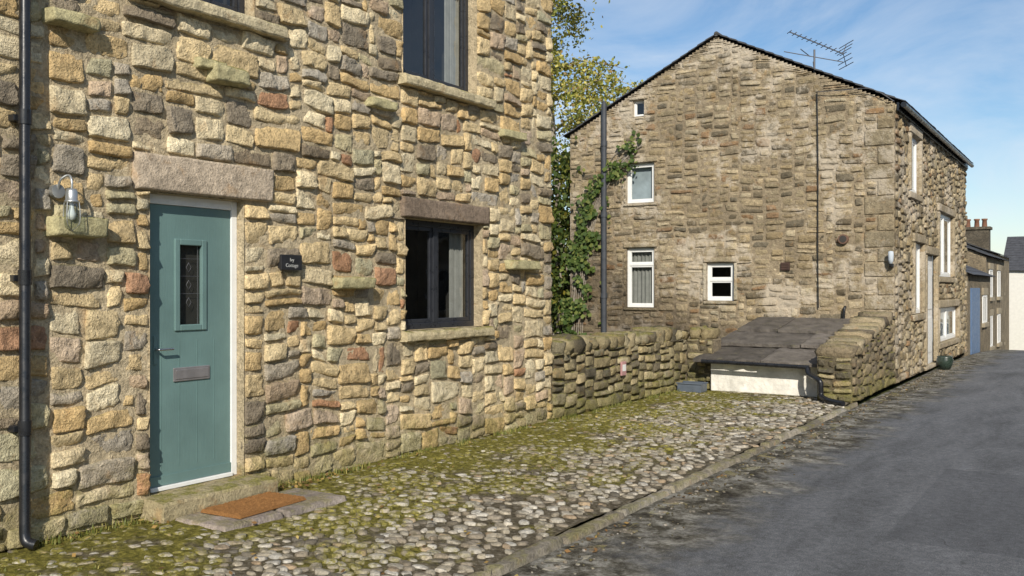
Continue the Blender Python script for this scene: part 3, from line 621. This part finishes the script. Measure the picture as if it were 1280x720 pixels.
# ================================================================= GARDEN WALL
gw=empty("garden_wall")
stone_wall("road_face",Fr((XW+.0,YC,0),(0,1,0),(1,0,0)),4.2,.80,gw,M['wall_stone'],M['wall_mortar'],WPAL,c=.04,wr=(4,11),hr=(2,5),prot=(.02,.055),gap=.006,rough=.016,res=.045,facet=.03,cut=.1,rk=.12)
boxes("wall_core",[((XW-.42,YC+.002,0),(XW-.02,YC+4.2,.79)),((XW-.02,13.86,0),(-5.22,14.25,.79))],M['rubble'],gw,.01)
stone_wall("return_face",Fr((XW+.02,13.84,0),(1,0,0),(0,-1,0)),.44,.80,gw,M['wall_stone'],M['wall_mortar'],WPAL,c=.04,wr=(3,8),hr=(2,5),prot=(.02,.05),gap=.007,rough=.016,res=.045,facet=.03)
cp=Acc(); y=YC+.1
while y<13.75:
    w_=R.uniform(.16,.34); hgt=R.uniform(.16,.26); rock(cp,(XW-.2+R.uniform(-.02,.02),y+w_/2,.80+hgt*.30),(.50,w_*1.06,hgt),pick(WPAL),R.uniform(-.06,.06),.2,sq=.5); y+=w_*.94
x=XW+.05
while x<-5.25:
    w_=R.uniform(.16,.24); rock(cp,(x+w_/2,14.03,.87),(w_*1.05,.5,R.uniform(.17,.22)),pick(WPAL),R.uniform(-.06,.06),.2,sq=.5); x+=w_*.95
cp.build("coping_stones",M['wall_stone'],gw)
ns=empty("notice_sign"); q=onX(779,461,XW+.06); boxes("notice_panel",[((XW+.05,q[0]-.07,q[1]-.09),(XW+.075,q[0]+.07,q[1]+.10))],M['pink'],ns,.003)
boxes("notice_label",[((XW+.0755,q[0]-.05,q[1]-.03),(XW+.079,q[0]+.05,q[1]+.06))],M['white'],ns,.001)
# ================================================================= COAL STORE
cs=empty("coal_store")
YF=13.72
boxes("rendered_front",[((-5.2,YF,0),(-3.47,YF+.2,.46))],M['whitewash'],cs,.015)
boxes("side_and_back",[((-5.2,YF+.2,0),(-5.0,16.3,.44))],M['rubble'],cs,.01)
fsl=Acc(); slope=(.88-.48)/(16.2-13.6)
rowsl=[(13.52,14.50),(14.36,15.38),(15.24,16.28)]
for k,(ya,yb) in enumerate(rowsl):
    xs=[-5.42,-4.35,-3.44] if k==0 else ([-5.4,-4.0,-3.45] if k==1 else [-5.3,-4.6,-3.45])
    for kk,(a,b_) in enumerate(zip(xs[:-1],xs[1:])):
        n=14;m_=8;vs=[]; th=.06; t0=R.uniform(-.01,.01); tlt=R.uniform(-.02,.02); yo=R.uniform(-.03,.03)
        for lay in (0,1):
            for i in range(n+1):
                for j in range(m_+1):
                    x=a+.010+(b_-a-.020)*i/n; y=ya+yo+(yb-ya)*j/m_; zz=.475+(y-13.58)*slope+k*.062+lay*th+t0+tlt*(i/n-.5)+(.012*noise.noise(Vector((x*5,y*5,k))) )
                    if j==0: y+=.05*noise.noise(Vector((x*6,k,1)))
                    vs.append((x,y,zz-( .012*lay if (i in(0,n) or j==0) else 0)))
        N_=(n+1)*(m_+1); idx=lambda l,i,j:l*N_+i*(m_+1)+j
        fs=[(idx(1,i,j),idx(1,i+1,j),idx(1,i+1,j+1),idx(1,i,j+1)) for i in range(n) for j in range(m_)]
        fs+=[(idx(0,i,0),idx(0,i+1,0),idx(1,i+1,0),idx(1,i,0)) for i in range(n)]+[(idx(0,i,m_),idx(0,i+1,m_),idx(1,i+1,m_),idx(1,i,m_)) for i in range(n)]
        fs+=[(idx(0,0,j),idx(0,0,j+1),idx(1,0,j+1),idx(1,0,j)) for j in range(m_)]+[(idx(0,n,j),idx(0,n,j+1),idx(1,n,j+1),idx(1,n,j)) for j in range(m_)]
        f_=(.75,1.3,1.0,1.45,.85,1.1)[(k*2+kk)%6]; fsl.add(vs,fs,(.12*f_,.105*f_,.09*f_))
fsl.build("roof_slabs",M['slab'],cs,smooth=False)
SXL,SXR=-3.46,-3.0
top=lambda y:.62+(y-13.3)*(1.12-.62)/3.05
SPAL=[(3,(.30,.24,.155)),(3,(.22,.18,.125)),(2,(.38,.31,.2)),(1,(.14,.12,.09))]
stone_wall("side_wall_road_face",Fr((SXR,13.3,0),(0,1,0),(1,0,0)),3.04,1.12,cs,M['wall_stone'],M['wall_mortar'],SPAL,c=.04,inside=lambda u,v:v<top(13.3+u)+.02,wr=(3,10),hr=(2,5),prot=(.02,.05),rough=.016,res=.05,facet=.03,cut=.1,rk=.12)
stone_wall("side_wall_end",Fr((SXL,13.3,0),(1,0,0),(0,-1,0)),.46,.64,cs,M['wall_stone'],M['wall_mortar'],WPAL,c=.04,wr=(3,8),hr=(2,4),prot=(.02,.05),rough=.016,res=.05,facet=.03)
me=bpy.data.meshes.new("side_wall_core"); a_,b_=13.32,16.34
me.from_pydata([(x,y,z) for x in (SXL,SXR-.01) for (y,z) in ((a_,0),(b_,0),(b_,top(b_)),(a_,top(a_)))],[],[(0,1,2,3),(4,5,6,7),(3,2,6,7),(0,3,7,4)]); me.materials.append(M['rubble_d']); link(bpy.data.objects.new("side_wall_core",me),cs)
cp=Acc(); y=13.28
while y<16.2:
    w_=R.uniform(.2,.34); rock(cp,((SXL+SXR)/2+R.uniform(-.02,.02),y+w_/2,top(y+w_/2)+.05),(.54,w_*1.08,R.uniform(.16,.24)),pick(SPAL),R.uniform(-.06,.06),.18,sq=.5); y+=w_*.95
cp.build("side_wall_coping",M['cot_stone'],cs)
tube("gutter",[[(-5.25,13.47,.475),(-3.62,13.47,.455)]],.03,M['black'],cs)
tube("downpipe",[smoothpath([(-3.64,13.47,.44),(-3.6,13.40,.36),(-3.42,13.2,.31),(-3.38,13.18,.26)],4)+smoothpath([(-3.38,13.18,.16),(-3.36,13.16,.08),(-3.22,13.0,.05),(-3.0,12.85,.04)],4)],.038,M['black'],cs)
pb=empty("planter_box")
boxes("trough",[((-5.60,13.35,.0),(-5.22,13.37,.12)),((-5.60,13.60,.0),(-5.22,13.62,.12)),((-5.60,13.37,.0),(-5.58,13.60,.12)),((-5.24,13.37,.0),(-5.22,13.60,.12)),((-5.615,13.335,.12),(-5.205,13.365,.14)),((-5.615,13.605,.12),(-5.205,13.635,.14))],M['planter'],pb,.004)
boxes("soil",[((-5.58,13.37,.005),(-5.24,13.60,.10))],M['dark'],pb,0)
# ================================================================= GABLE HOUSE
gh_=empty("stone_house"); YG=16.35; GL,GR=-9.18,-2.98; GE,GP=4.72,6.26; YE=25.4
fg=Fr((GL,YG,0),(1,0,0),(0,-1,0)); cg=.035
def gr_(x0,x1,yt,yb):
    a=onY(x0,(yt+yb)/2,YG); b_=onY(x1,(yt+yb)/2,YG); return snap((a[0]-GL,b_[0]-GL,onY((x0+x1)/2,yb,YG)[1],onY((x0+x1)/2,yt,YG)[1]),cg)
w1=gr_(783,818,204,254); w2=gr_(783,818,309,384); w3=gr_(884,917,328,376); w4=gr_(791,806,126,146)
hwid=(GR-GL)/2
inside=lambda u,v: v< GE+(GP-GE)*(1-abs(u-hwid)/hwid)-.01
b3=(w3[0]-.07,w3[1]+.07,w3[3],w3[3]+.105); s3=(w3[0]-.07,w3[1]+.07,w3[2]-.07,w3[2])
s1=(w1[0]-.07,w1[1]+.07,w1[2]-.07,w1[2]); s2=(w2[0]-.07,w2[1]+.07,w2[2]-.07,w2[2])
l1_=(w1[0]-.07,w1[1]+.07,w1[3],w1[3]+.105); l2_=(w2[0]-.07,w2[1]+.07,w2[3],w2[3]+.105); l4_=(w4[0]-.07,w4[1]+.07,w4[3],w4[3]+.07)
quo=[]; zq=0; k=0
while zq<GE-.25:
    hq=snap((R.uniform(.2,.32),0,0,0),cg)[0]; lq=.49 if k%2 else .28; quo.append((snap((GR-GL-lq,0,0,0),cg)[0],round((GR-GL)/cg)*cg,zq,zq+hq)); zq+=hq; k+=1
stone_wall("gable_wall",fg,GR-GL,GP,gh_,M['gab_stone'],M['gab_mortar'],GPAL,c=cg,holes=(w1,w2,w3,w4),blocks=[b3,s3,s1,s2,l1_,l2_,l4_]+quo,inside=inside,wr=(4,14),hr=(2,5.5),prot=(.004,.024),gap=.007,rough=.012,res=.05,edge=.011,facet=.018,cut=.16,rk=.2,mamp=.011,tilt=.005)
qa=Acc()
for r in [b3,s3,s1,s2,l1_,l2_,l4_]: patch(qa,fg,*r,.03,(.38,.31,.20),.003,.004,.02,.06,jit=.002,tilt=.001)
for r in quo: patch(qa,fg,*r,.018,pick([(1,(.32,.26,.165)),(1,(.39,.32,.21))]),.005,.008,.06,.06,jit=.006,tilt=.003)
patch(qa,fg,w3[0]-.075,w3[0],w3[2],w3[3],.032,(.48,.42,.30),.002,.003,.02); patch(qa,fg,w3[1],w3[1]+.075,w3[2],w3[3],.032,(.48,.42,.30),.002,.003,.02)
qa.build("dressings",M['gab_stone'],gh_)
window("bathroom_window",fg,w1,gh_,M['white'],depth=.05,fw=.05,sash=.03,curt=((w1[0],w1[1]),),cmat='blind',lining=M['gab_mortar'])
window("stair_window",fg,w2,gh_,M['white'],depth=.05,fw=.05,sash=.03,trans=(w2[2]+.72*(w2[3]-w2[2]),),curt=((w2[0],w2[1]),),lining=M['gab_mortar'])
window("pantry_window",fg,w3,gh_,M['white'],depth=.05,fw=.05,sash=.03,trans=(w3[2]+.55*(w3[3]-w3[2]),),lining=M['gab_mortar'])
window("attic_window",fg,w4,gh_,M['white'],depth=.06,fw=.035,sash=.015,lining=M['gab_mortar'])
fs_=Fr((GR,YG,0),(0,1,0),(1,0,0))
def sr(x0,x1,yt,yb):
    a=onX(x0,360,GR); b_=onX(x1,360,GR); xm=(x0+x1)/2
    return snap((a[0]-YG,b_[0]-YG,onX(xm,yb,GR)[1],onX(xm,yt,GR)[1]),.045)
f1=sr(1136,1148,172,243); f2=sr(1141,1152,305,392); f3=sr(1156,1169,318,446); f4=sr(1172,1190,268,345); f5=sr(1172,1196,385,425)
f3=(f3[0],f3[1],0.09,f3[3])
lst=[f1,f2,f3,f4,f5]; dr=[]
for r in lst: dr+= [(r[0]-.135,r[1]+.135,r[3],r[3]+.18),(r[0]-.135,r[1]+.135,max(0,r[2]-.135),r[2]),(r[0]-.135,r[0],r[2],r[3]),(r[1],r[1]+.135,r[2],r[3])]
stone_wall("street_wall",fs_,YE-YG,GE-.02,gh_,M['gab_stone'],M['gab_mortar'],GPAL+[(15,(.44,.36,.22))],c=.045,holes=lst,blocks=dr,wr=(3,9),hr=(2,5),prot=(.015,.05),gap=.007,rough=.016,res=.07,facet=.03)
qa=Acc()
for r in dr: patch(qa,fs_,*r,.06,(.44,.36,.24),.003,.004,.02,.08,jit=.002,tilt=.001)
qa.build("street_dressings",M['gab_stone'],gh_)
for nm,r in (("bedroom_window",f1),("parlour_window",f2),("landing_window",f4),("cellar_window",f5)):
    window(nm,fs_,r,gh_,M['white'],depth=.03,fw=.07,sash=.035,mull=((r[0]+r[1])/2,),curt=((r[0],r[1]),),cmat='blind',lining=M['gab_mortar'])
boxes("front_door",[fs_.bx(f3[0],f3[1],0.,f3[3],-.11,-.05)],M['white'],gh_,.01)
boxes("front_door_panels",[fs_.bx(f3[0]+.12,f3[1]-.12,.3,f3[3]*.45,-.05,-.035),fs_.bx(f3[0]+.12,f3[1]-.12,f3[3]*.52,f3[3]-.25,-.05,-.035)],M['white'],gh_,.01)
body("house",GL,GR-.03,YG,YE,-.2,GE,GP,M['rubble_d'],gh_,skip=('x1','y0'))
gable_roof(GL,GR,YG,YE,GE,GP,gh_,.03,.14)
tube("eaves_gutter",[[(GR+.14,YG-.05,GE-.08),(GR+.14,YE+.05,GE-.08)]],.045,M['black'],gh_)
boxes("eaves_board",[((GR+.02,YG+.02,GE-.16),(GR+.06,YE,GE-.02))],M['black'],gh_,.003)
sv=empty("soil_vent_pipe"); a=onY(755,300,YG-.1)[0]; zt=onY(754,130,YG-.1)[1]
tube("pipe",[[(a,YG-.1,0),(a,YG-.1,zt)]],.055,M['grey_pipe'],sv); tube("collars",[[(a,YG-.1,z),(a,YG-.1,z+.1)] for z in (1.4,3.0,4.4)],.067,M['grey_pipe'],sv)
tube("cowl",[[(a,YG-.1,zt),(a,YG-.1,zt+.05)]],.035,M['grey_pipe'],sv)
q=onY(982,333,YG); boxes("air_vent",[((q[0]-.08,YG-.045,q[1]-.07),(q[0]+.08,YG-.0,q[1]+.07))]+[((q[0]-.065,YG-.055,q[1]-.05+k*.03),(q[0]+.065,YG-.046,q[1]-.035+k*.03)) for k in range(4)],simple("terracotta",(.07,.04,.03),.8),gh_,.003)
q=onY(1055,299,YG); tube("flue_outlet",[[(q[0],YG+.02,q[1]),(q[0],YG-.08,q[1])]],.085,simple("flue_terracotta",(.16,.09,.06),.7),gh_); tube("flue_mouth",[[(q[0],YG-.05,q[1]),(q[0],YG-.085,q[1])]],.062,M['dark'],gh_)
a=onY(1021,115,YG-.05); b_=onY(1023,385,YG-.05); tube("aerial_cable",[smoothpath([(a[0],YG-.04,a[1]),(a[0]+.02,YG-.05,a[1]-1.2),(b_[0]-.01,YG-.05,b_[1]+1),(b_[0],YG-.05,b_[1])],6)],.009,M['black'],gh_,2)
tube("supply_cable",[smoothpath([(a[0],YG-.06,a[1]),(a[0]+.4,YG-.1,a[1]-.03),(a[0]+.9,YG-.1,a[1]-.06),(GR,YG-.08,GE-.02)],6)],.006,M['alum'],gh_,2)
q=onY(1056,400,YG-.06); tube("overflow_pipe",[smoothpath([(q[0],YG-.02,q[1]+.22),(q[0],YG-.08,q[1]+.2),(q[0]-.01,YG-.09,q[1]),(q[0]+.05,YG-.09,q[1]-.02)],5)],.022,M['black'],gh_)
sl_=empty("wall_lamp"); q=onY(1114,322,YG-.1)
lathe("lamp_body",[(.001,.11),(.04,.10),(.045,.04),(.04,-.05),(.025,-.10),(.001,-.11)],(q[0],YG-.13,q[1]),M['blind'],sl_); boxes("lamp_bracket",[((q[0]-.03,YG-.1,q[1]-.16),(q[0]+.03,YG-.02,q[1]-.1))],M['black'],sl_,.004); tube("lamp_arm",[[(q[0],YG-.06,q[1]-.13),(q[0],YG-.14,q[1]-.13)]],.015,M['black'],sl_)
q=onY(1108,418,YG-.05); tube("tap_pipe",[smoothpath([(q[0]+.1*math.cos(t_),YG-.06,q[1]+.16*math.sin(t_)) for t_ in (0,.8,1.6,2.4,3.2,4,4.8,5.6,6.28)],3)],.016,M['black'],gh_)
an=empty("tv_antenna"); yA=YG+.1; q=onY(1018,118,yA); tz=onY(1018,62,yA)[1]
tube("mast",[[(q[0],yA,q[1]-.35),(q[0],yA,tz+.0)]],.017,M['alum'],an)
e0=onY(992,44,yA); e1=onY(1048,62,yA); B0=Vector((e0[0],yA-.25,e0[1])); B1=Vector((e1[0],yA+.35,e1[1])); dv=(B1-B0)
side=dv.cross(Vector((0,0,1))).normalized(); upv=Vector((0,0,1))
els=[]
for k in range(12):
    p=B0+dv*(k/11); L_=.13-.03*(1-k/11); els.append([tuple(p-side*L_),tuple(p+side*L_)])
tube("boom",[[tuple(B0),tuple(B1)]],.011,M['alum'],an,2); tube("directors",els,.007,M['alum'],an,2)
rf=[]
for k in (-1,1):
    for t_ in (.05,.12,.19): rf.append([tuple(B1+upv*k*t_-side*.28+dv.normalized()*t_*.3),tuple(B1+upv*k*t_+side*.28+dv.normalized()*t_*.3)])
    rf.append([tuple(B1),tuple(B1+upv*k*.2+dv.normalized()*.06)])
tube("reflector",rf,.007,M['alum'],an,2)
m0=onY(982,66,yA);m1=onY(1052,76,yA); tube("fm_element",[[(m0[0],yA-.1,m0[1]),(m1[0],yA+.1,m1[1])],[((m0[0]+m1[0])/2,yA,m1[1]+.05),((m0[0]+m1[0])/2+.02,yA,m1[1]-.14)],[(m0[0]+.35,yA-.3,m0[1]-.05),(m0[0]+.35,yA+.3,m0[1]-.05)]],.008,M['alum'],an,2)
pp=empty("plant_pot"); q=(GR+.22,20.3,-.045)
lathe("pot",[(.001,0),(.10,0),(.14,.10),(.16,.21),(.14,.24),(.15,.27),(.12,.27),(.11,.2),(.001,.2)],q,M['pot'],pp)
# ================================================================= FAR HOUSES
def far_house(name,x0,x1,y0,y1,zb,ze,zr,mat,win=(),ridge='Y'):
    e=empty(name)
    if ridge=='Y':
        body("house",x0,x1,y0,y1,zb,ze,zr,mat,e); gable_roof(x0,x1,y0,y1,ze,zr,e,.1,.12,sw=.4,sh=.3)
    else:
        ym=(y0+y1)/2
        quad("front_wall",[(x0,y0,zb),(x1,y0,zb),(x1,y0,ze),(x0,y0,ze)],mat,e); quad("rear_wall",[(x0,y1,zb),(x1,y1,zb),(x1,y1,ze),(x0,y1,ze)],mat,e)
        for x in (x0,x1): quad("end_wall",[(x,y0,zb),(x,y1,zb),(x,y1,ze),(x,ym,zr),(x,y0,ze)],mat,e)
        for sg,ye in ((-1,y0),(1,y1)):
            up=Vector((0,ym-ye,zr-ze)); n_=Vector((0,sg*(zr-ze),abs(ym-ye))).normalized(); st=Vector((x0-.1,ye,ze))-up.normalized()*.15+n_*.02
            slate_roof("roof_slates",st,(1,0,0),up,n_,x1-x0+.2,up.length+.15,M['slate'],e,.4,.3); 
    return e
def wbox(e,face,a,b,z0,z1,x,mat=None,fmat='white'):
    def P(u0,u1,v0,v1,h0,h1):
        return ((x+h0,u0,v0),(x+h1,u1,v1)) if face=='X' else ((u0,x-h0,v0),(u1,x-h1,v1))
    fw=.06
    boxes("window_frame",[P(a,b,z0,z0+fw,-.02,.03),P(a,b,z1-fw,z1,-.02,.03),P(a,a+fw,z0+fw,z1-fw,-.02,.03),P(b-fw,b,z0+fw,z1-fw,-.02,.03),P((a+b)/2-.03,(a+b)/2+.03,z0+fw,z1-fw,-.02,.03)],M[fmat],e,.004)
    boxes("window_pane",[P(a+.01,b-.01,z0+.01,z1-.01,-.02,.012)],M['anthr'],e,0)
    boxes("window_head",[P(a-.12,b+.12,z1+.002,z1+.2,-.02,.05),P(a-.12,b+.12,z0-.12,z0-.002,-.02,.08)],M['lintelc'],e,.01)
M['lintelc']=simple("dressed_stone",(.33,.28,.2),.85,.2,var=.2,bd=.004)
e=far_house("stone_outbuilding",-6.5,-3.0,26.0,31.3,-.8,1.95,2.75,M['rubble'])
boxes("garage_door",[((-3.02,26.5,-.2),(-2.97,28.4,1.6))],M['bluedoor'],e,.01); wbox(e,'X',29.2,30.2,.6,1.4,-3.0)
e=far_house("stone_house",-8.5,-3.2,32.2,38.2,-1.2,2.6,3.8,M['rubble'])
for a_ in (33,35.6): wbox(e,'X',a_,a_+.9,1.3,2.2,-3.2); wbox(e,'X',a_,a_+.9,-.3,.7,-3.2)
e=far_house("stone_house",-8.8,-3.9,41,49,-2,3.0,4.0,M['rubble'])
M['terr']=simple("terracotta_pot",(.22,.11,.07),.8,.2)
def chimney(e,x,y,z0,z1):
    boxes("chimney_stack",[((x-.55,y-.35,z0),(x+.55,y+.35,z1)),((x-.62,y-.42,z1-.12),(x+.62,y+.42,z1-.001))],M['rubble_d'],e,.01)
    for k in (-.3,.05,.35): lathe("chimney_pot",[(.11,0),(.09,.28),(.12,.3),(.12,.36),(.07,.36)],(x+k,y,z1),M['terr'],e,12)
chimney(e,-4.85,44.7,2.8,4.25)
for a_ in (42,45): wbox(e,'X',a_,a_+1,1.4,2.5,-3.9); wbox(e,'X',a_,a_+1,-.8,.4,-3.9)
e=far_house("white_house",-4.4,6,52,59,-3,2.5,4.3,M['render'],ridge='X')
for a_ in (-2.2,.6): wbox(e,'Y',a_,a_+.9,.9,2.0,52); wbox(e,'Y',a_,a_+.9,-1.4,-.2,52)
chimney(e,-2.2,55.5,3.6,5.0)
e=far_house("stone_terrace",6.2,12,3,34,-.8,5.2,7.2,M['rubble'])
for k in range(8):
    a_=4.2+k*3.7
    wbox(e,'X',a_,a_+1.1,3.2,4.4,6.19); wbox(e,'X',a_,a_+1.1,.9,2.1,6.19)
# ================================================================= VEGETATION
def leaves(acc,pts,size,cols,flat=None,elong=1.5):
    for p in pts:
        s=size*R.uniform(.6,1.3)
        if flat is None:
            a=Vector((R.gauss(0,1),R.gauss(0,1),R.gauss(0,1))).normalized(); b_=a.orthogonal().normalized(); b_.rotate(Matrix.Rotation(R.uniform(0,6.28),3,a))
        else:
            n_=(Vector(flat)+Vector((R.gauss(0,.35),R.gauss(0,.35),R.gauss(0,.35)))).normalized(); b_=n_.orthogonal().normalized(); b_.rotate(Matrix.Rotation(R.uniform(0,6.28),3,n_)); a=n_.cross(b_)
        P=Vector(p[:3]); a=a*s*elong*.5; b_=b_*s*.5
        acc.add([tuple(P-a),tuple(P-a*.1+b_),tuple(P+a),tuple(P-a*.1-b_)],[(0,1,2,3)],pick(cols))
BC=[(34,(.44,.40,.09)),(28,(.32,.33,.07)),(16,(.17,.20,.045)),(18,(.56,.48,.14)),(5,(.32,.21,.07))]
bt=empty("birch_tree"); TB=Vector((-12.0,20.6,-.1)); paths=[];tips=[]
tr_=[TB+Vector((.25*math.sin(k*.5),.15*math.cos(k*.7),k*.82)) for k in range(17)]
paths.append([(*p,max(.12,1-k/16.5)) for k,p in enumerate(tr_)])
for k in range(2,17):
    for q in range(5):
        az=R.uniform(0,6.283); L_=(2.2 if k<9 else 2.2-(k-8)*.10)*R.uniform(.4,1.1); p=tr_[k].copy(); pth=[(*p,.28)]
        for s_ in range(5):
            t=(s_+1)/5; p2=tr_[k]+Vector((math.cos(az)*L_*t,math.sin(az)*L_*t,.9*L_*t*.6-.5*L_*t*t+R.uniform(-.05,.05))); pth.append((*p2,.25*(1-t)+.04)); 
            if s_>=1: tips.append(p2)
        paths.append(pth)
tube("trunk_and_limbs",paths,.11,M['bark'],bt,3)
la_=Acc(); pts=[]
for t_ in tips:
    if R.random()<.15: continue
    for _ in range(R.randint(100,200)):
        pts.append((t_.x+R.gauss(0,.17),t_.y+R.gauss(0,.17),t_.z-abs(R.gauss(0,.5))+.1))
leaves(la_,pts,.068,BC); la_.build("foliage",M['leaf'],bt,smooth=False)
SC=[(30,(.06,.095,.022)),(25,(.10,.14,.03)),(18,(.19,.21,.045)),(8,(.32,.28,.05))]
sa=Acc(); pts=[]
for k in range(130):
    z=R.uniform(.1,4.4); cx=-9.95+R.gauss(0,.35)-z*.05; cy=16.9+R.uniform(-.9,.9)
    for _ in range(80): pts.append((cx+R.gauss(0,.2),cy+R.gauss(0,.2),z+R.gauss(0,.2)))
pts=[p for p in pts if not(p[0]>GL-.03 and p[1]>YG-.05)]
leaves(sa,pts,.08,SC); bush=empty("shrub"); sa.build("foliage",M['leaf'],bush,smooth=False)
tube("stems",[smoothpath([(-9.9+R.uniform(-.2,.2),16.9,-.1),(-9.9+R.uniform(-.4,.3),16.9+R.uniform(-.4,.4),1.8),(-10+R.uniform(-.5,.4),16.9+R.uniform(-.6,.6),3.8)],4) for _ in range(9)],.025,M['bark'],bush,2)
iv=empty("ivy"); pts=[]; stems=[]
main=[(718,425,.30),(720,390,.30),(723,350,.30),(728,315,.26),(735,285,.24),(743,255,.21),(755,232,.17),(768,212,.11),(786,192,.05),(802,182,.03)]
for s_ in range(len(main)-1):
    for _ in range(280 if s_<6 else 60):
        t=R.random(); x=main[s_][0]*(1-t)+main[s_+1][0]*t; y=main[s_][1]*(1-t)+main[s_+1][1]*t; sp_=main[s_][2]*(1-t)+main[s_+1][2]*t
        q=onY(x,y,YG-.05); X=q[0]+R.gauss(0,sp_*.6); Z=q[1]+R.gauss(0,.18)
        if X<GL-.2: X=GL-.2+R.uniform(0,.2)
        if noise.noise(Vector((X*3,Z*3,0)))<-.12: continue
        pts.append((X,YG-.05-abs(R.gauss(0,.06)),Z))
for k in range(9):
    pth=[]; off=R.uniform(-.2,.25)
    for (x,y,s2_) in main[:R.randint(6,10)]:
        q=onY(x,y,YG-.04); pth.append((q[0]+off*s2_*3,YG-.04,q[1]))
    stems.append(smoothpath(pth,4))
for k in range(7):
    q=onY(765+R.uniform(-8,8),215+R.uniform(-15,25),YG-.04); p_=smoothpath([(q[0],YG-.04,q[1]),(q[0]+.2,YG-.04,q[1]+R.uniform(0,.25)),(q[0]+.55,YG-.04,q[1]+R.uniform(0,.45))],4); stems.append(p_)
    for z_ in p_:
        if R.random()<.4: pts.append((z_[0],z_[1]-.02,z_[2]))
ia=Acc(); leaves(ia,pts,.085,[(30,(.07,.115,.028)),(20,(.12,.17,.04)),(12,(.20,.23,.06))],flat=(0,-1,.3),elong=1.1); ia.build("ivy_leaves",M['leaf'],iv,smooth=False); tube("ivy_stems",stems,.008,M['bark'],iv,1)
ta=Acc(); 
def blade(x,y,z,h,col):
    a=R.uniform(0,6.28); b_=R.uniform(.2,.7)*h; w_=.003+h*.03
    dx_,dy_=math.cos(a),math.sin(a)
    ta.add([(x-dy_*w_,y+dx_*w_,z),(x+dy_*w_,y-dx_*w_,z),(x+dx_*b_*.4+dy_*w_*.6,y+dy_*b_*.4-dx_*w_*.6,z+h*.65),(x+dx_*b_,y+dy_*b_,z+h),(x+dx_*b_*.4-dy_*w_*.6,y+dy_*b_*.4+dx_*w_*.6,z+h*.65)],[(0,1,2,4),(4,2,3)],col)
GC=[(3,(.12,.14,.03)),(2,(.21,.20,.045)),(1,(.30,.26,.08))]
for _ in range(3200):
    y=R.uniform(1.2,13.6); 
    if dy0-.1<y<dy0+1.1: continue
    if noise.noise(Vector((0,y*1.8,4)))<-.08: continue
    blade(XW+.05+abs(R.gauss(0,.05)),y,-.005,R.uniform(.02,.06),pick(GC))
for _ in range(4600):
    x=R.uniform(-5.6,-3.1);y=R.uniform(2,13.6)
    if mossv(x,y)<.2: continue
    if x<-4.80 and dy0-.05<y<dy0+1.2: continue
    blade(x,y,-.004,R.uniform(.006,.022),pick(GC))
ta.build("grass_tufts",M['litter'],smooth=False)
lt=Acc(); LC=[(3,(.30,.19,.06)),(3,(.20,.11,.04)),(2,(.38,.29,.10)),(2,(.12,.07,.03))]
pts=[]
for _ in range(260): pts.append((R.uniform(-5.5,-3.0),R.uniform(2.5,13.5),.022))
for _ in range(160): pts.append((KX+.05+abs(R.gauss(0,.10)),R.uniform(2.5,18),-.032))
for _ in range(240): pts.append((XW+.1+abs(R.gauss(0,.1)),R.gauss(5.1,.4) if R.random()<.6 else R.uniform(2,9.5),.03))
leaves(lt,pts,.024,LC,flat=(0,0,1)); lt.build("fallen_leaves",M['litter'],smooth=False)
da=Acc()
for _ in range(900):
    y=R.uniform(2.5,22); s_=R.uniform(.008,.026); rock(da,(KX+.06+abs(R.gauss(0,.2)),y,zg(y)-.040),(s_*1.4,s_,s_*.7),pick([(2,(.25,.22,.18)),(3,(.12,.10,.07)),(1,(.34,.31,.27))]),R.uniform(0,3),.2,n=5)
da.build("gutter_grit",M['kerb'])
